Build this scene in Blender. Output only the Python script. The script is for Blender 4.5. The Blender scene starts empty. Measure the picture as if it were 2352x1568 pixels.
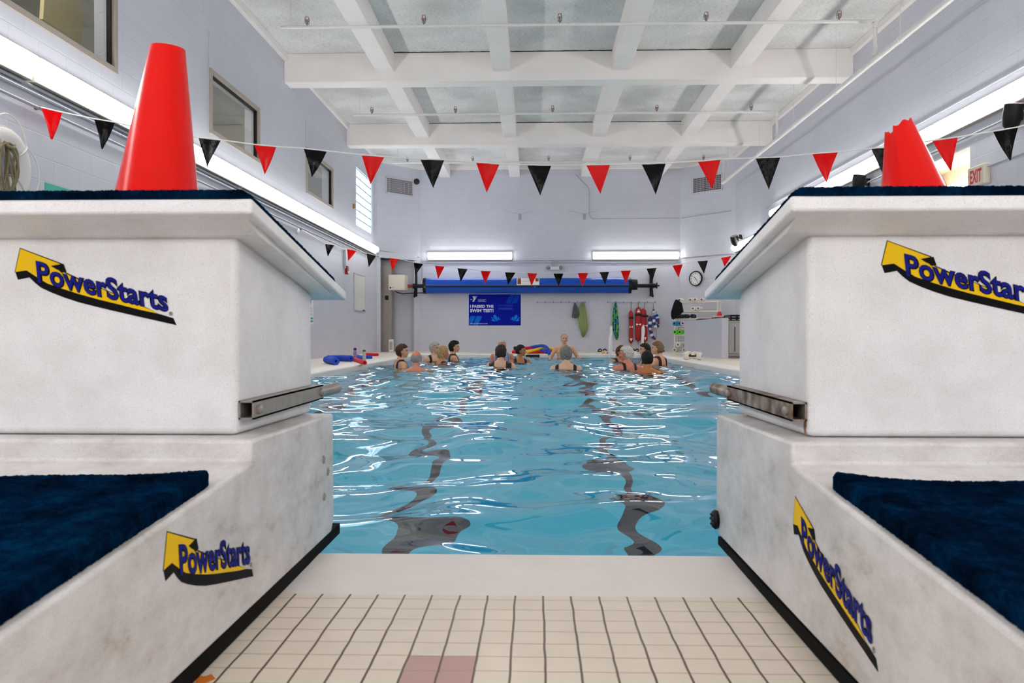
import bpy, bmesh, math, random
import numpy as np
from mathutils import Vector, Matrix, noise
from math import pi, sin, cos, radians, sqrt, atan2

# ------------------------------------------------------------------ camera
SC = bpy.context.scene
COL = SC.collection
F = 28 / 36 * 2352
H = 0.471
YAW, PITCH = radians(1.63), radians(-0.47)
cam_d = bpy.data.cameras.new('camera')
cam_d.lens = 28; cam_d.sensor_width = 36; cam_d.clip_start = 0.02; cam_d.clip_end = 200
cam_d.dof.use_dof = True; cam_d.dof.focus_distance = 9.0; cam_d.dof.aperture_fstop = 13
cam = bpy.data.objects.new('camera', cam_d); COL.objects.link(cam)
cam.location = (0, 0, H); cam.rotation_euler = (pi / 2 + PITCH, 0, YAW)
SC.camera = cam

# ------------------------------------------------------------------ world, exposure
w = bpy.data.worlds.new('daylight'); SC.world = w; w.use_nodes = True
w.node_tree.nodes['Background'].inputs[0].default_value = (0.86, 0.93, 1.0, 1)
w.node_tree.nodes['Background'].inputs[1].default_value = 4.0
SC.view_settings.view_transform = 'Standard'; SC.view_settings.look = 'None'
SC.view_settings.exposure = 0.57; SC.view_settings.gamma = 1.0
SC.view_settings.use_curve_mapping = False
LAMP = 10.0
SC.cycles.max_bounces = 10; SC.cycles.diffuse_bounces = 4; SC.cycles.glossy_bounces = 4
SC.cycles.use_adaptive_sampling = True; SC.cycles.adaptive_threshold = 0.07; SC.cycles.adaptive_min_samples = 16
SC.cycles.transmission_bounces = 8; SC.cycles.sample_clamp_indirect = 8
SC.cycles.use_denoising = True

_rx = Matrix.Rotation(pi / 2 + PITCH, 3, 'X'); _rz = Matrix.Rotation(YAW, 3, 'Z'); _M = _rz @ _rx
def at(px, py, X=None, Y=None, Z=None):
    """measured point of the photograph on a known plane of the room"""
    d = _M @ Vector(((px - 1176) / F, -(py - 784) / F, -1))
    t = X / d.x if X is not None else (Y / d.y if Y is not None else (Z - H) / d.z)
    return Vector((0, 0, H)) + d * t

# ------------------------------------------------------------------ materials
MATS = {}
def srgb(r, g, b):
    f = lambda c: (c / 255 / 12.92) if c / 255 <= 0.04045 else ((c / 255 + 0.055) / 1.055) ** 2.4
    return (f(r), f(g), f(b), 1)
def mat(name, col, rough=0.5, metal=0.0, emit=0.0, spec=0.5, noise_amt=0.0, noise_scale=20.0, bump=0.0, bump_scale=60.0, coat=0.0, sheen=0.0):
    if name in MATS: return MATS[name]
    m = bpy.data.materials.new(name); m.use_nodes = True; nt = m.node_tree
    b = nt.nodes['Principled BSDF']; c = srgb(*col)
    b.inputs['Base Color'].default_value = c; b.inputs['Roughness'].default_value = rough
    b.inputs['Metallic'].default_value = metal; b.inputs['Specular IOR Level'].default_value = spec
    b.inputs['Coat Weight'].default_value = coat; b.inputs['Sheen Weight'].default_value = sheen
    if emit: b.inputs['Emission Color'].default_value = c; b.inputs['Emission Strength'].default_value = emit
    tc = nt.nodes.new('ShaderNodeTexCoord')
    n = nt.nodes.new('ShaderNodeTexNoise'); n.inputs['Scale'].default_value = noise_scale; n.inputs['Detail'].default_value = 5
    nt.links.new(tc.outputs['Object'], n.inputs['Vector'])
    mx = nt.nodes.new('ShaderNodeMix'); mx.data_type = 'RGBA'; mx.blend_type = 'MULTIPLY'
    r = nt.nodes.new('ShaderNodeMapRange'); r.inputs[1].default_value = 0.3; r.inputs[2].default_value = 0.7
    r.inputs[3].default_value = 1 - max(noise_amt, .02); r.inputs[4].default_value = 1.0
    nt.links.new(n.outputs['Fac'], r.inputs[0])
    mx.inputs[0].default_value = 1.0; mx.inputs[6].default_value = c; nt.links.new(r.outputs[0], mx.inputs[7])
    nt.links.new(mx.outputs[2], b.inputs['Base Color'])
    if bump:
        n2 = nt.nodes.new('ShaderNodeTexNoise'); n2.inputs['Scale'].default_value = bump_scale; n2.inputs['Detail'].default_value = 4
        nt.links.new(tc.outputs['Object'], n2.inputs['Vector'])
        bp = nt.nodes.new('ShaderNodeBump'); bp.inputs['Strength'].default_value = bump; bp.inputs['Distance'].default_value = 0.01
        nt.links.new(n2.outputs['Fac'], bp.inputs['Height']); nt.links.new(bp.outputs['Normal'], b.inputs['Normal'])
    MATS[name] = m
    return m
def nodes_of(m): return m.node_tree, m.node_tree.nodes['Principled BSDF']
def rampn(nt, stops):
    r = nt.nodes.new('ShaderNodeValToRGB'); e = r.color_ramp.elements
    e[0].position, e[0].color = stops[0]; e[1].position, e[1].color = stops[-1]
    for p, c in stops[1:-1]:
        x = e.new(p); x.color = c
    return r

def mat_block_wall():
    """painted concrete block: UV is metres along the wall and metres up"""
    m = mat('painted_block_wall', (213, 215, 226), 0.42, noise_amt=0.05, noise_scale=1.3); nt, b = nodes_of(m)
    uv = nt.nodes.new('ShaderNodeUVMap')
    br = nt.nodes.new('ShaderNodeTexBrick'); br.offset = 0.5
    br.inputs['Scale'].default_value = 1; br.inputs['Brick Width'].default_value = 0.406; br.inputs['Row Height'].default_value = 0.203
    br.inputs['Mortar Size'].default_value = 0.006; br.inputs['Mortar Smooth'].default_value = 0.6
    br.inputs['Color1'].default_value = (1, 1, 1, 1); br.inputs['Color2'].default_value = (0.975, 0.975, 0.98, 1); br.inputs['Mortar'].default_value = (0.93, 0.93, 0.94, 1)
    nt.links.new(uv.outputs[0], br.inputs['Vector'])
    old = b.inputs['Base Color'].links[0].from_socket
    mx = nt.nodes.new('ShaderNodeMix'); mx.data_type = 'RGBA'; mx.blend_type = 'MULTIPLY'; mx.inputs[0].default_value = 1
    nt.links.new(old, mx.inputs[6]); nt.links.new(br.outputs['Color'], mx.inputs[7]); nt.links.new(mx.outputs[2], b.inputs['Base Color'])
    n = nt.nodes.new('ShaderNodeTexNoise'); n.inputs['Scale'].default_value = 60
    nt.links.new(uv.outputs[0], n.inputs['Vector'])
    ma = nt.nodes.new('ShaderNodeMath'); ma.operation = 'MULTIPLY_ADD'; ma.inputs[1].default_value = -1.0
    nt.links.new(br.outputs['Fac'], ma.inputs[0])
    mb = nt.nodes.new('ShaderNodeMath'); mb.operation = 'MULTIPLY'; mb.inputs[1].default_value = 0.25
    nt.links.new(n.outputs['Fac'], mb.inputs[0]); nt.links.new(mb.outputs[0], ma.inputs[2])
    bp = nt.nodes.new('ShaderNodeBump'); bp.inputs['Strength'].default_value = 0.36; bp.inputs['Distance'].default_value = 0.006
    nt.links.new(ma.outputs[0], bp.inputs['Height']); nt.links.new(bp.outputs['Normal'], b.inputs['Normal'])
    return m
def mat_ceiling():
    m = mat('acoustic_ceiling_board', (255, 249, 244), 0.9); nt, b = nodes_of(m)
    tc = nt.nodes.new('ShaderNodeTexCoord'); mp = nt.nodes.new('ShaderNodeMapping'); mp.inputs['Scale'].default_value = (9, 34, 10)
    nt.links.new(tc.outputs['Object'], mp.inputs['Vector'])
    n = nt.nodes.new('ShaderNodeTexNoise'); n.inputs['Scale'].default_value = 2.2; n.inputs['Detail'].default_value = 6; n.inputs['Roughness'].default_value = 0.75
    nt.links.new(mp.outputs[0], n.inputs['Vector'])
    r = rampn(nt, [(0.33, srgb(150, 152, 152)), (0.43, srgb(236, 237, 237)), (0.56, srgb(254, 253, 251))])
    nt.links.new(n.outputs['Fac'], r.inputs[0])
    n2 = nt.nodes.new('ShaderNodeTexNoise'); n2.inputs['Scale'].default_value = 0.9; n2.inputs['Detail'].default_value = 4
    nt.links.new(tc.outputs['Object'], n2.inputs['Vector'])
    r2 = rampn(nt, [(0.35, srgb(228, 228, 226)), (0.6, (1, 1, 1, 1))]); nt.links.new(n2.outputs['Fac'], r2.inputs[0])
    mx = nt.nodes.new('ShaderNodeMix'); mx.data_type = 'RGBA'; mx.blend_type = 'MULTIPLY'; mx.inputs[0].default_value = 1
    nt.links.new(r.outputs[0], mx.inputs[6]); nt.links.new(r2.outputs[0], mx.inputs[7]); nt.links.new(mx.outputs[2], b.inputs['Base Color'])
    bp = nt.nodes.new('ShaderNodeBump'); bp.inputs['Strength'].default_value = 0.5; bp.inputs['Distance'].default_value = 0.01
    nt.links.new(n.outputs['Fac'], bp.inputs['Height']); nt.links.new(bp.outputs['Normal'], b.inputs['Normal'])
    return m
def mat_deck():
    """5 cm beige tiles; dark joints run away from the pool edge, pale ones across; two pink tiles wide inset"""
    m = mat('beige_deck_tile', (244, 232, 214), 0.35, noise_amt=0.07, noise_scale=14); nt, b = nodes_of(m)
    tc = nt.nodes.new('ShaderNodeTexCoord'); s = nt.nodes.new('ShaderNodeSeparateXYZ')
    wn = nt.nodes.new('ShaderNodeTexNoise'); wn.inputs['Scale'].default_value = 9
    nt.links.new(tc.outputs['Object'], wn.inputs['Vector'])
    nt.links.new(tc.outputs['Object'], s.inputs[0])
    def M(op, a, bb=None, c=None):
        n = nt.nodes.new('ShaderNodeMath'); n.operation = op
        for i, v in enumerate((a, bb, c)):
            if v is None: continue
            if isinstance(v, (int, float)): n.inputs[i].default_value = v
            else: nt.links.new(v, n.inputs[i])
        return n.outputs[0]
    jit = M('MULTIPLY', M('SUBTRACT', wn.outputs['Fac'], 0.5), 0.006)
    def line(sock, phase, half):
        q = M('DIVIDE', M('SUBTRACT', M('ADD', sock, jit), phase), 0.0500)
        fr = M('ABSOLUTE', M('SUBTRACT', M('FRACT', M('ADD', q, 0.5)), 0.5))
        return M('SUBTRACT', 1.0, M('MINIMUM', M('DIVIDE', fr, half), 1.0))
    lx = line(s.outputs[0], 0.0154, 0.045); ly = line(s.outputs[1], 1.1125, 0.05)
    def band(sock, lo, hi): return M('MULTIPLY', M('GREATER_THAN', sock, lo), M('LESS_THAN', sock, hi))
    pink = M('MULTIPLY', band(s.outputs[0], -0.1846, -0.0846), band(s.outputs[1], 0.8625, 1.1625))
    near = M('LESS_THAN', s.outputs[1], 1.5)
    base = b.inputs['Base Color'].links[0].from_socket
    def mixc(fac, A, B):
        x = nt.nodes.new('ShaderNodeMix'); x.data_type = 'RGBA'; nt.links.new(fac, x.inputs[0])
        if isinstance(A, tuple): x.inputs[6].default_value = A
        else: nt.links.new(A, x.inputs[6])
        x.inputs[7].default_value = B
        return x.outputs[2]
    c = mixc(pink, base, srgb(205, 166, 158))
    c = mixc(M('MULTIPLY', M('MULTIPLY', ly, 0.75), near), c, srgb(186, 170, 146))
    sharp = M('MINIMUM', M('MULTIPLY', lx, 2.2), 1.0)
    c = mixc(M('MULTIPLY', sharp, M('MULTIPLY_ADD', near, 0.7, 0.25)), c, srgb(92, 68, 40))
    nt.links.new(c, b.inputs['Base Color'])
    bp = nt.nodes.new('ShaderNodeBump'); bp.inputs['Strength'].default_value = 0.4; bp.inputs['Distance'].default_value = 0.003
    nt.links.new(M('SUBTRACT', 1.0, M('MAXIMUM', lx, ly)), bp.inputs['Height']); nt.links.new(bp.outputs['Normal'], b.inputs['Normal'])
    return m
def mat_fiberglass():
    m = mat('speckled_fiberglass', (240, 240, 241), 0.38); nt, b = nodes_of(m)
    tc = nt.nodes.new('ShaderNodeTexCoord')
    n = nt.nodes.new('ShaderNodeTexNoise'); n.inputs['Scale'].default_value = 420; n.inputs['Detail'].default_value = 3
    nt.links.new(tc.outputs['Object'], n.inputs['Vector'])
    r = rampn(nt, [(0.28, srgb(206, 208, 213)), (0.40, srgb(236, 236, 238)), (0.7, srgb(242, 242, 244))]); nt.links.new(n.outputs['Fac'], r.inputs[0])
    n2 = nt.nodes.new('ShaderNodeTexNoise'); n2.inputs['Scale'].default_value = 7; n2.inputs['Detail'].default_value = 7; n2.inputs['Roughness'].default_value = 0.65
    nt.links.new(tc.outputs['Object'], n2.inputs['Vector'])
    r2 = rampn(nt, [(0.28, srgb(238, 237, 235)), (0.5, srgb(250, 250, 250)), (0.6, (1, 1, 1, 1))]); nt.links.new(n2.outputs['Fac'], r2.inputs[0])
    mx = nt.nodes.new('ShaderNodeMix'); mx.data_type = 'RGBA'; mx.blend_type = 'MULTIPLY'; mx.inputs[0].default_value = 1
    nt.links.new(r.outputs[0], mx.inputs[6]); nt.links.new(r2.outputs[0], mx.inputs[7]); nt.links.new(mx.outputs[2], b.inputs['Base Color'])
    bp = nt.nodes.new('ShaderNodeBump'); bp.inputs['Strength'].default_value = 0.12; bp.inputs['Distance'].default_value = 0.002
    nt.links.new(n.outputs['Fac'], bp.inputs['Height']); nt.links.new(bp.outputs['Normal'], b.inputs['Normal'])
    return m
def mat_scuffed():
    """the base shell: same fibreglass with scuffs and grime smears"""
    m = mat_fiberglass().copy(); m.name = 'scuffed_fiberglass'; MATS['scuffed'] = m; nt, b = nodes_of(m)
    tc = nt.nodes.new('ShaderNodeTexCoord'); mp = nt.nodes.new('ShaderNodeMapping'); mp.inputs['Scale'].default_value = (6, 5, 9)
    nt.links.new(tc.outputs['Object'], mp.inputs['Vector'])
    n = nt.nodes.new('ShaderNodeTexNoise'); n.inputs['Scale'].default_value = 1.5; n.inputs['Detail'].default_value = 9; n.inputs['Roughness'].default_value = 0.7
    nt.links.new(mp.outputs[0], n.inputs['Vector'])
    r = rampn(nt, [(0.27, srgb(184, 172, 156)), (0.42, srgb(226, 222, 217)), (0.58, srgb(244, 242, 240))]); nt.links.new(n.outputs['Fac'], r.inputs[0])
    old = b.inputs['Base Color'].links[0].from_socket
    mx = nt.nodes.new('ShaderNodeMix'); mx.data_type = 'RGBA'; mx.blend_type = 'MULTIPLY'; mx.inputs[0].default_value = 1
    nt.links.new(old, mx.inputs[6]); nt.links.new(r.outputs[0], mx.inputs[7]); nt.links.new(mx.outputs[2], b.inputs['Base Color'])
    return m
def mat_carpet():
    m = mat('navy_grip_carpet', (12, 44, 84), 1.0, spec=0.0); nt, b = nodes_of(m)
    tc = nt.nodes.new('ShaderNodeTexCoord')
    n = nt.nodes.new('ShaderNodeTexNoise'); n.inputs['Scale'].default_value = 14; n.inputs['Detail'].default_value = 8; n.inputs['Roughness'].default_value = 0.8
    nt.links.new(tc.outputs['Object'], n.inputs['Vector'])
    r = rampn(nt, [(0.34, srgb(3, 12, 24)), (0.5, srgb(4, 27, 50)), (0.68, srgb(5, 50, 84))]); nt.links.new(n.outputs['Fac'], r.inputs[0])
    nt.links.new(r.outputs[0], b.inputs['Base Color'])
    n2 = nt.nodes.new('ShaderNodeTexNoise'); n2.inputs['Scale'].default_value = 420; n2.inputs['Detail'].default_value = 2
    nt.links.new(tc.outputs['Object'], n2.inputs['Vector'])
    bp = nt.nodes.new('ShaderNodeBump'); bp.inputs['Strength'].default_value = 1.0; bp.inputs['Distance'].default_value = 0.004
    nt.links.new(n2.outputs['Fac'], bp.inputs['Height']); nt.links.new(bp.outputs['Normal'], b.inputs['Normal'])
    return m
def mat_rusty():
    m = mat('rusty_steel', (150, 146, 140), 0.45, metal=0.3); nt, b = nodes_of(m)
    tc = nt.nodes.new('ShaderNodeTexCoord')
    n = nt.nodes.new('ShaderNodeTexNoise'); n.inputs['Scale'].default_value = 26; n.inputs['Detail'].default_value = 8
    nt.links.new(tc.outputs['Object'], n.inputs['Vector'])
    r = rampn(nt, [(0.38, srgb(92, 56, 30)), (0.50, srgb(134, 118, 102)), (0.64, srgb(164, 156, 146))]); nt.links.new(n.outputs['Fac'], r.inputs[0])
    nt.links.new(r.outputs[0], b.inputs['Base Color'])
    return m
def mat_pool():
    m = mat('pool_paint', (70, 222, 255), 0.6); nt, b = nodes_of(m)
    tc = nt.nodes.new('ShaderNodeTexCoord'); s = nt.nodes.new('ShaderNodeSeparateXYZ'); nt.links.new(tc.outputs['Object'], s.inputs[0])
    def M(op, a, bb=None):
        n = nt.nodes.new('ShaderNodeMath'); n.operation = op
        for i, v in enumerate((a, bb)):
            if v is None: continue
            if isinstance(v, (int, float)): n.inputs[i].default_value = v
            else: nt.links.new(v, n.inputs[i])
        return n.outputs[0]
    tot = None
    lanes = (-2.18, -0.76, 0.66, 2.08)
    for x in lanes:
        l = M('LESS_THAN', M('ABSOLUTE', M('SUBTRACT', s.outputs[0], x)), 0.072)
        tot = l if tot is None else M('MAXIMUM', tot, l)
    tot = M('MULTIPLY', tot, M('MULTIPLY', M('GREATER_THAN', s.outputs[1], 3.2), M('LESS_THAN', s.outputs[1], 18.2)))
    tot = M('MULTIPLY', tot, M('LESS_THAN', s.outputs[2], -0.9))
    x = nt.nodes.new('ShaderNodeMix'); x.data_type = 'RGBA'; nt.links.new(tot, x.inputs[0])
    nt.links.new(b.inputs['Base Color'].links[0].from_socket, x.inputs[6]); x.inputs[7].default_value = srgb(4, 22, 48)
    nt.links.new(x.outputs[2], b.inputs['Base Color'])
    return m
def mat_water():
    m = bpy.data.materials.new('pool_water'); m.use_nodes = True; nt = m.node_tree; nt.nodes.clear()
    o = nt.nodes.new('ShaderNodeOutputMaterial'); g = nt.nodes.new('ShaderNodeBsdfGlass')
    g.inputs['IOR'].default_value = 1.333; g.inputs['Roughness'].default_value = 0.0
    g.inputs['Color'].default_value = (0.98, 1.0, 1.0, 1)
    nt.links.new(g.outputs[0], o.inputs[0]); return m
def mat_glass(name='window_glass', tint=(0.9, 0.93, 0.92, 1)):
    if name in MATS: return MATS[name]
    m = bpy.data.materials.new(name); m.use_nodes = True; nt = m.node_tree; nt.nodes.clear(); MATS[name] = m
    o = nt.nodes.new('ShaderNodeOutputMaterial'); t = nt.nodes.new('ShaderNodeBsdfTransparent'); g = nt.nodes.new('ShaderNodeBsdfGlossy')
    t.inputs[0].default_value = tint; g.inputs['Roughness'].default_value = 0.02
    lw = nt.nodes.new('ShaderNodeLayerWeight'); lw.inputs[0].default_value = 0.5; f = nt.nodes.new('ShaderNodeMath'); f.operation = 'POWER'; f.inputs[1].default_value = 4.0; nt.links.new(lw.outputs['Facing'], f.inputs[0])
    x = nt.nodes.new('ShaderNodeMixShader'); nt.links.new(f.outputs[0], x.inputs[0]); nt.links.new(t.outputs[0], x.inputs[1]); nt.links.new(g.outputs[0], x.inputs[2])
    nt.links.new(x.outputs[0], o.inputs[0]); return m
def mat_glass_block():
    m = bpy.data.materials.new('glass_block'); m.use_nodes = True; nt = m.node_tree; nt.nodes.clear()
    o = nt.nodes.new('ShaderNodeOutputMaterial'); t = nt.nodes.new('ShaderNodeBsdfTranslucent'); g = nt.nodes.new('ShaderNodeBsdfTransparent')
    t.inputs[0].default_value = (0.85, 0.93, 0.95, 1); g.inputs[0].default_value = (0.85, 0.95, 1.0, 1)
    gl = nt.nodes.new('ShaderNodeBsdfGlossy'); gl.inputs['Roughness'].default_value = 0.1
    x = nt.nodes.new('ShaderNodeMixShader'); x.inputs[0].default_value = 0.35; nt.links.new(t.outputs[0], x.inputs[1]); nt.links.new(g.outputs[0], x.inputs[2])
    y = nt.nodes.new('ShaderNodeMixShader'); y.inputs[0].default_value = 0.08; nt.links.new(x.outputs[0], y.inputs[1]); nt.links.new(gl.outputs[0], y.inputs[2])
    nt.links.new(y.outputs[0], o.inputs[0]); return m

WALLM = mat_block_wall(); CEIL = mat_ceiling(); DECK = mat_deck(); FIB = mat_fiberglass(); SCUF = mat_scuffed()
CARPET = mat_carpet(); RUST = mat_rusty(); POOL = mat_pool(); WATER = mat_water(); GLASS = mat_glass(); GBLK = mat_glass_block()
WHITE = mat('white_paint', (244, 244, 243), 0.5, noise_amt=.04, noise_scale=3)
BEAMW = mat('white_concrete', (254, 249, 246), 0.6, noise_amt=.05, noise_scale=2, bump=.1, bump_scale=30)
COPE = mat('coping_white', (246, 240, 235), 0.4, noise_amt=.06, noise_scale=10)
LENS = mat('lamp_lens', (255, 252, 249), 0.4, emit=LAMP)
BLACK = mat('black_plastic', (10, 10, 12), 0.4, spec=.3)
RUBBER = mat('black_rubber', (4, 4, 4), 0.8, spec=.15)
STEEL = mat('brushed_steel', (158, 150, 142), 0.4, metal=.35, noise_amt=.2, noise_scale=30)
GALV = mat('galvanised_metal', (168, 162, 155), 0.45, metal=.4, noise_amt=.12, noise_scale=8)
CONDUIT = mat('painted_conduit', (176, 179, 188), 0.5)
PIPEW = mat('white_pipe', (236, 235, 232), 0.4, noise_amt=.05)
ORANGE = mat('cone_plastic', (238, 8, 0), 0.2, spec=.22)
VRED = mat('red_vinyl', (232, 0, 4), 0.3, spec=.15, bump=.25, bump_scale=26)
VBLK = mat('black_vinyl', (3, 3, 4), 0.2, spec=.15, bump=.35, bump_scale=26)
CORD = mat('white_cord', (238, 236, 232), 0.6)
YEL = mat('logo_yellow', (246, 200, 0), 0.5, spec=.2)
LBLK = mat('logo_black', (6, 5, 8), 0.6, spec=.12)
LBLUE = mat('logo_blue', (8, 18, 132), 0.55, spec=.15)
BRONZE = mat('window_frame_metal', (176, 166, 156), 0.45, metal=.2)
TARP = mat('blue_tarp', (0, 82, 196), 0.3, spec=.45, noise_amt=.12, noise_scale=4, bump=.15, bump_scale=8)
CREAM = mat('cream_enamel', (224, 216, 200), 0.4)

# ------------------------------------------------------------------ mesh builder
ORG = {}
class MB:
    def __init__(self): self.v = []; self.f = []; self.m = []; self.uv = {}
    def add(self, vs, fs, mi=0):
        o = len(self.v); self.v += [tuple(v) for v in vs]
        for f in fs: self.f.append(tuple(i + o for i in f)); self.m.append(mi)
        return self
    def box(self, c, s, mi=0, rot=None):
        hx, hy, hz = s[0] / 2, s[1] / 2, s[2] / 2; vs = []
        for x in (-hx, hx):
            for y in (-hy, hy):
                for z in (-hz, hz):
                    p = Vector((x, y, z))
                    if rot is not None: p = rot @ p
                    vs.append(Vector(c) + p)
        return self.add(vs, [(0, 1, 3, 2), (4, 6, 7, 5), (0, 4, 5, 1), (2, 3, 7, 6), (0, 2, 6, 4), (1, 5, 7, 3)], mi)
    def bb(self, x0, x1, y0, y1, z0, z1, mi=0):
        return self.box(((x0 + x1) / 2, (y0 + y1) / 2, (z0 + z1) / 2), (abs(x1 - x0), abs(y1 - y0), abs(z1 - z0)), mi)
    def tube(self, pts, r, n=10, mi=0, caps=True):
        pts = [Vector(p) for p in pts]; rs = r if isinstance(r, (list, tuple)) else [r] * len(pts)
        vs = []; prev = None
        for i, p in enumerate(pts):
            t = (pts[min(i + 1, len(pts) - 1)] - pts[max(i - 1, 0)])
            if t.length < 1e-9: t = Vector((0, 0, 1))
            t.normalize()
            if prev is None:
                a = Vector((0, 0, 1)) if abs(t.z) < .9 else Vector((1, 0, 0))
                u = t.cross(a).normalized()
            else:
                u = (prev - t * prev.dot(t)); u = u.normalized() if u.length > 1e-6 else t.orthogonal().normalized()
            prev = u; w2 = t.cross(u)
            for k in range(n):
                a = 2 * pi * k / n; vs.append(p + (u * cos(a) + w2 * sin(a)) * rs[i])
        fs = []
        for i in range(len(pts) - 1):
            for k in range(n):
                k2 = (k + 1) % n; fs.append((i * n + k, i * n + k2, (i + 1) * n + k2, (i + 1) * n + k))
        if caps: fs.append(tuple(range(n))[::-1]); fs.append(tuple((len(pts) - 1) * n + k for k in range(n)))
        return self.add(vs, fs, mi)
    def lathe(self, prof, c=(0, 0, 0), axis='Z', n=24, mi=0, sx=1, sy=1, caps=True):
        """prof: list of (r, h) from one end to the other"""
        vs = []
        for r, h in prof:
            for k in range(n):
                a = 2 * pi * k / n; x, y = r * cos(a) * sx, r * sin(a) * sy
                p = {'Z': (x, y, h), 'Y': (x, h, y), 'X': (h, x, y)}[axis]
                vs.append((p[0] + c[0], p[1] + c[1], p[2] + c[2]))
        fs = []
        for i in range(len(prof) - 1):
            for k in range(n):
                k2 = (k + 1) % n; fs.append((i * n + k, i * n + k2, (i + 1) * n + k2, (i + 1) * n + k))
        if caps: fs.append(tuple(range(n))[::-1]); fs.append(tuple((len(prof) - 1) * n + k for k in range(n)))
        return self.add(vs, fs, mi)
    def prism(self, poly, d0, d1, fn, mi=0):
        """poly of (a, b); fn(a, b, d) -> point"""
        n = len(poly); vs = [fn(a, b, d0) for a, b in poly] + [fn(a, b, d1) for a, b in poly]
        fs = [tuple(range(n))[::-1], tuple(range(n, 2 * n))] + [(i, (i + 1) % n, n + (i + 1) % n, n + i) for i in range(n)]
        return self.add(vs, fs, mi)
    def ell(self, c, r, n=14, k=9, mi=0, R=None):
        vs = []; c = Vector(c)
        for i in range(1, k):
            t = pi * i / k
            for j in range(n):
                a = 2 * pi * j / n; p = Vector((r[0] * sin(t) * cos(a), r[1] * sin(t) * sin(a), r[2] * cos(t)))
                vs.append(c + (R @ p if R is not None else p))
        top = Vector((0, 0, r[2])); vs.append(c + (R @ top if R is not None else top)); vs.append(c - (R @ top if R is not None else top))
        T = (k - 1) * n; fs = []
        for i in range(k - 2):
            for j in range(n): fs.append((i * n + j, (i + 1) * n + j, (i + 1) * n + (j + 1) % n, i * n + (j + 1) % n))
        for j in range(n): fs.append((T, j, (j + 1) % n)); fs.append((T + 1, (k - 2) * n + (j + 1) % n, (k - 2) * n + j))
        return self.add(vs, fs, mi)
    def build(self, name, mats, parent=None, smooth=False, bevel=0.0, fix=True, local=False, segs=2, sub=0):
        me = bpy.data.meshes.new(name)
        vs = self.v
        if local: org = Vector((0, 0, 0))
        elif parent is not None: org = ORG.get(parent.name, Vector((0, 0, 0)))
        else:
            a = np.array(vs); lo, hi = a.min(0), a.max(0); org = Vector(((lo[0] + hi[0]) / 2, (lo[1] + hi[1]) / 2, lo[2]))
        me.from_pydata([(v[0] - org[0], v[1] - org[1], v[2] - org[2]) for v in vs], [], self.f)
        for mm in (mats if isinstance(mats, (list, tuple)) else [mats]): me.materials.append(mm)
        if any(self.m): me.polygons.foreach_set('material_index', self.m)
        if fix:
            bm = bmesh.new(); bm.from_mesh(me); bmesh.ops.recalc_face_normals(bm, faces=bm.faces); bm.to_mesh(me); bm.free()
        if smooth:
            me.polygons.foreach_set('use_smooth', [True] * len(me.polygons))
            try: me.set_sharp_from_angle(angle=radians(42))
            except Exception: pass
        o = bpy.data.objects.new(name, me); COL.objects.link(o)
        if parent is not None: o.parent = parent; ORG[o.name] = org
        elif not local: o.location = org; ORG[o.name] = org
        if bevel:
            b = o.modifiers.new('bevel', 'BEVEL'); b.width = bevel; b.segments = segs; b.limit_method = 'ANGLE'; b.angle_limit = radians(30); b.harden_normals = False
        return o
def tag(o, label, cat, group=None, kind=None):
    o['label'] = label; o['category'] = cat
    if group: o['group'] = group
    if kind: o['kind'] = kind
    return o
def struct(o, label=None):
    o['kind'] = 'structure'
    if label: o['label'] = label
    return o
def thing(name, loc, label, cat, group=None):
    o = bpy.data.objects.new(name, None); COL.objects.link(o); o.location = loc; o.empty_display_size = .1
    ORG[o.name] = Vector(loc); return tag(o, label, cat, group)
def copy_tree(o, parent=None):
    c = o.copy(); COL.objects.link(c); c.parent = parent; ORG[c.name] = ORG.get(o.name, Vector((0, 0, 0)))
    for ch in list(o.children): copy_tree(ch, c)
    return c
def text_geo(s, size=1.0, offset=0.0, align='LEFT', sp=1.0):
    cu = bpy.data.curves.new('t', 'FONT'); cu.body = s; cu.size = size; cu.offset = offset; cu.align_x = align; cu.space_character = sp
    cu.resolution_u = 3
    ob = bpy.data.objects.new('t', cu); COL.objects.link(ob)
    dg = bpy.context.evaluated_depsgraph_get(); me = bpy.data.meshes.new_from_object(ob.evaluated_get(dg))
    vs = [v.co.copy() for v in me.vertices]; fs = [tuple(p.vertices) for p in me.polygons]
    bpy.data.objects.remove(ob); bpy.data.curves.remove(cu); bpy.data.meshes.remove(me)
    return vs, fs
def put_text(mb, s, fn, width=None, height=1.0, offset=0.0, mi=0, bold=0.0):
    """fn(u, v): u in 0..1 over the text width (or metres when width given), v baseline up"""
    vs, fs = text_geo(s, 1.0, bold)
    x0 = min(v.x for v in vs); x1 = max(v.x for v in vs); y1 = max(v.y for v in vs); y0 = 0
    mb.add([fn((v.x - x0) / (x1 - x0), (v.y - y0) / (y1 - y0)) for v in vs], fs, mi)
    return mb
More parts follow.
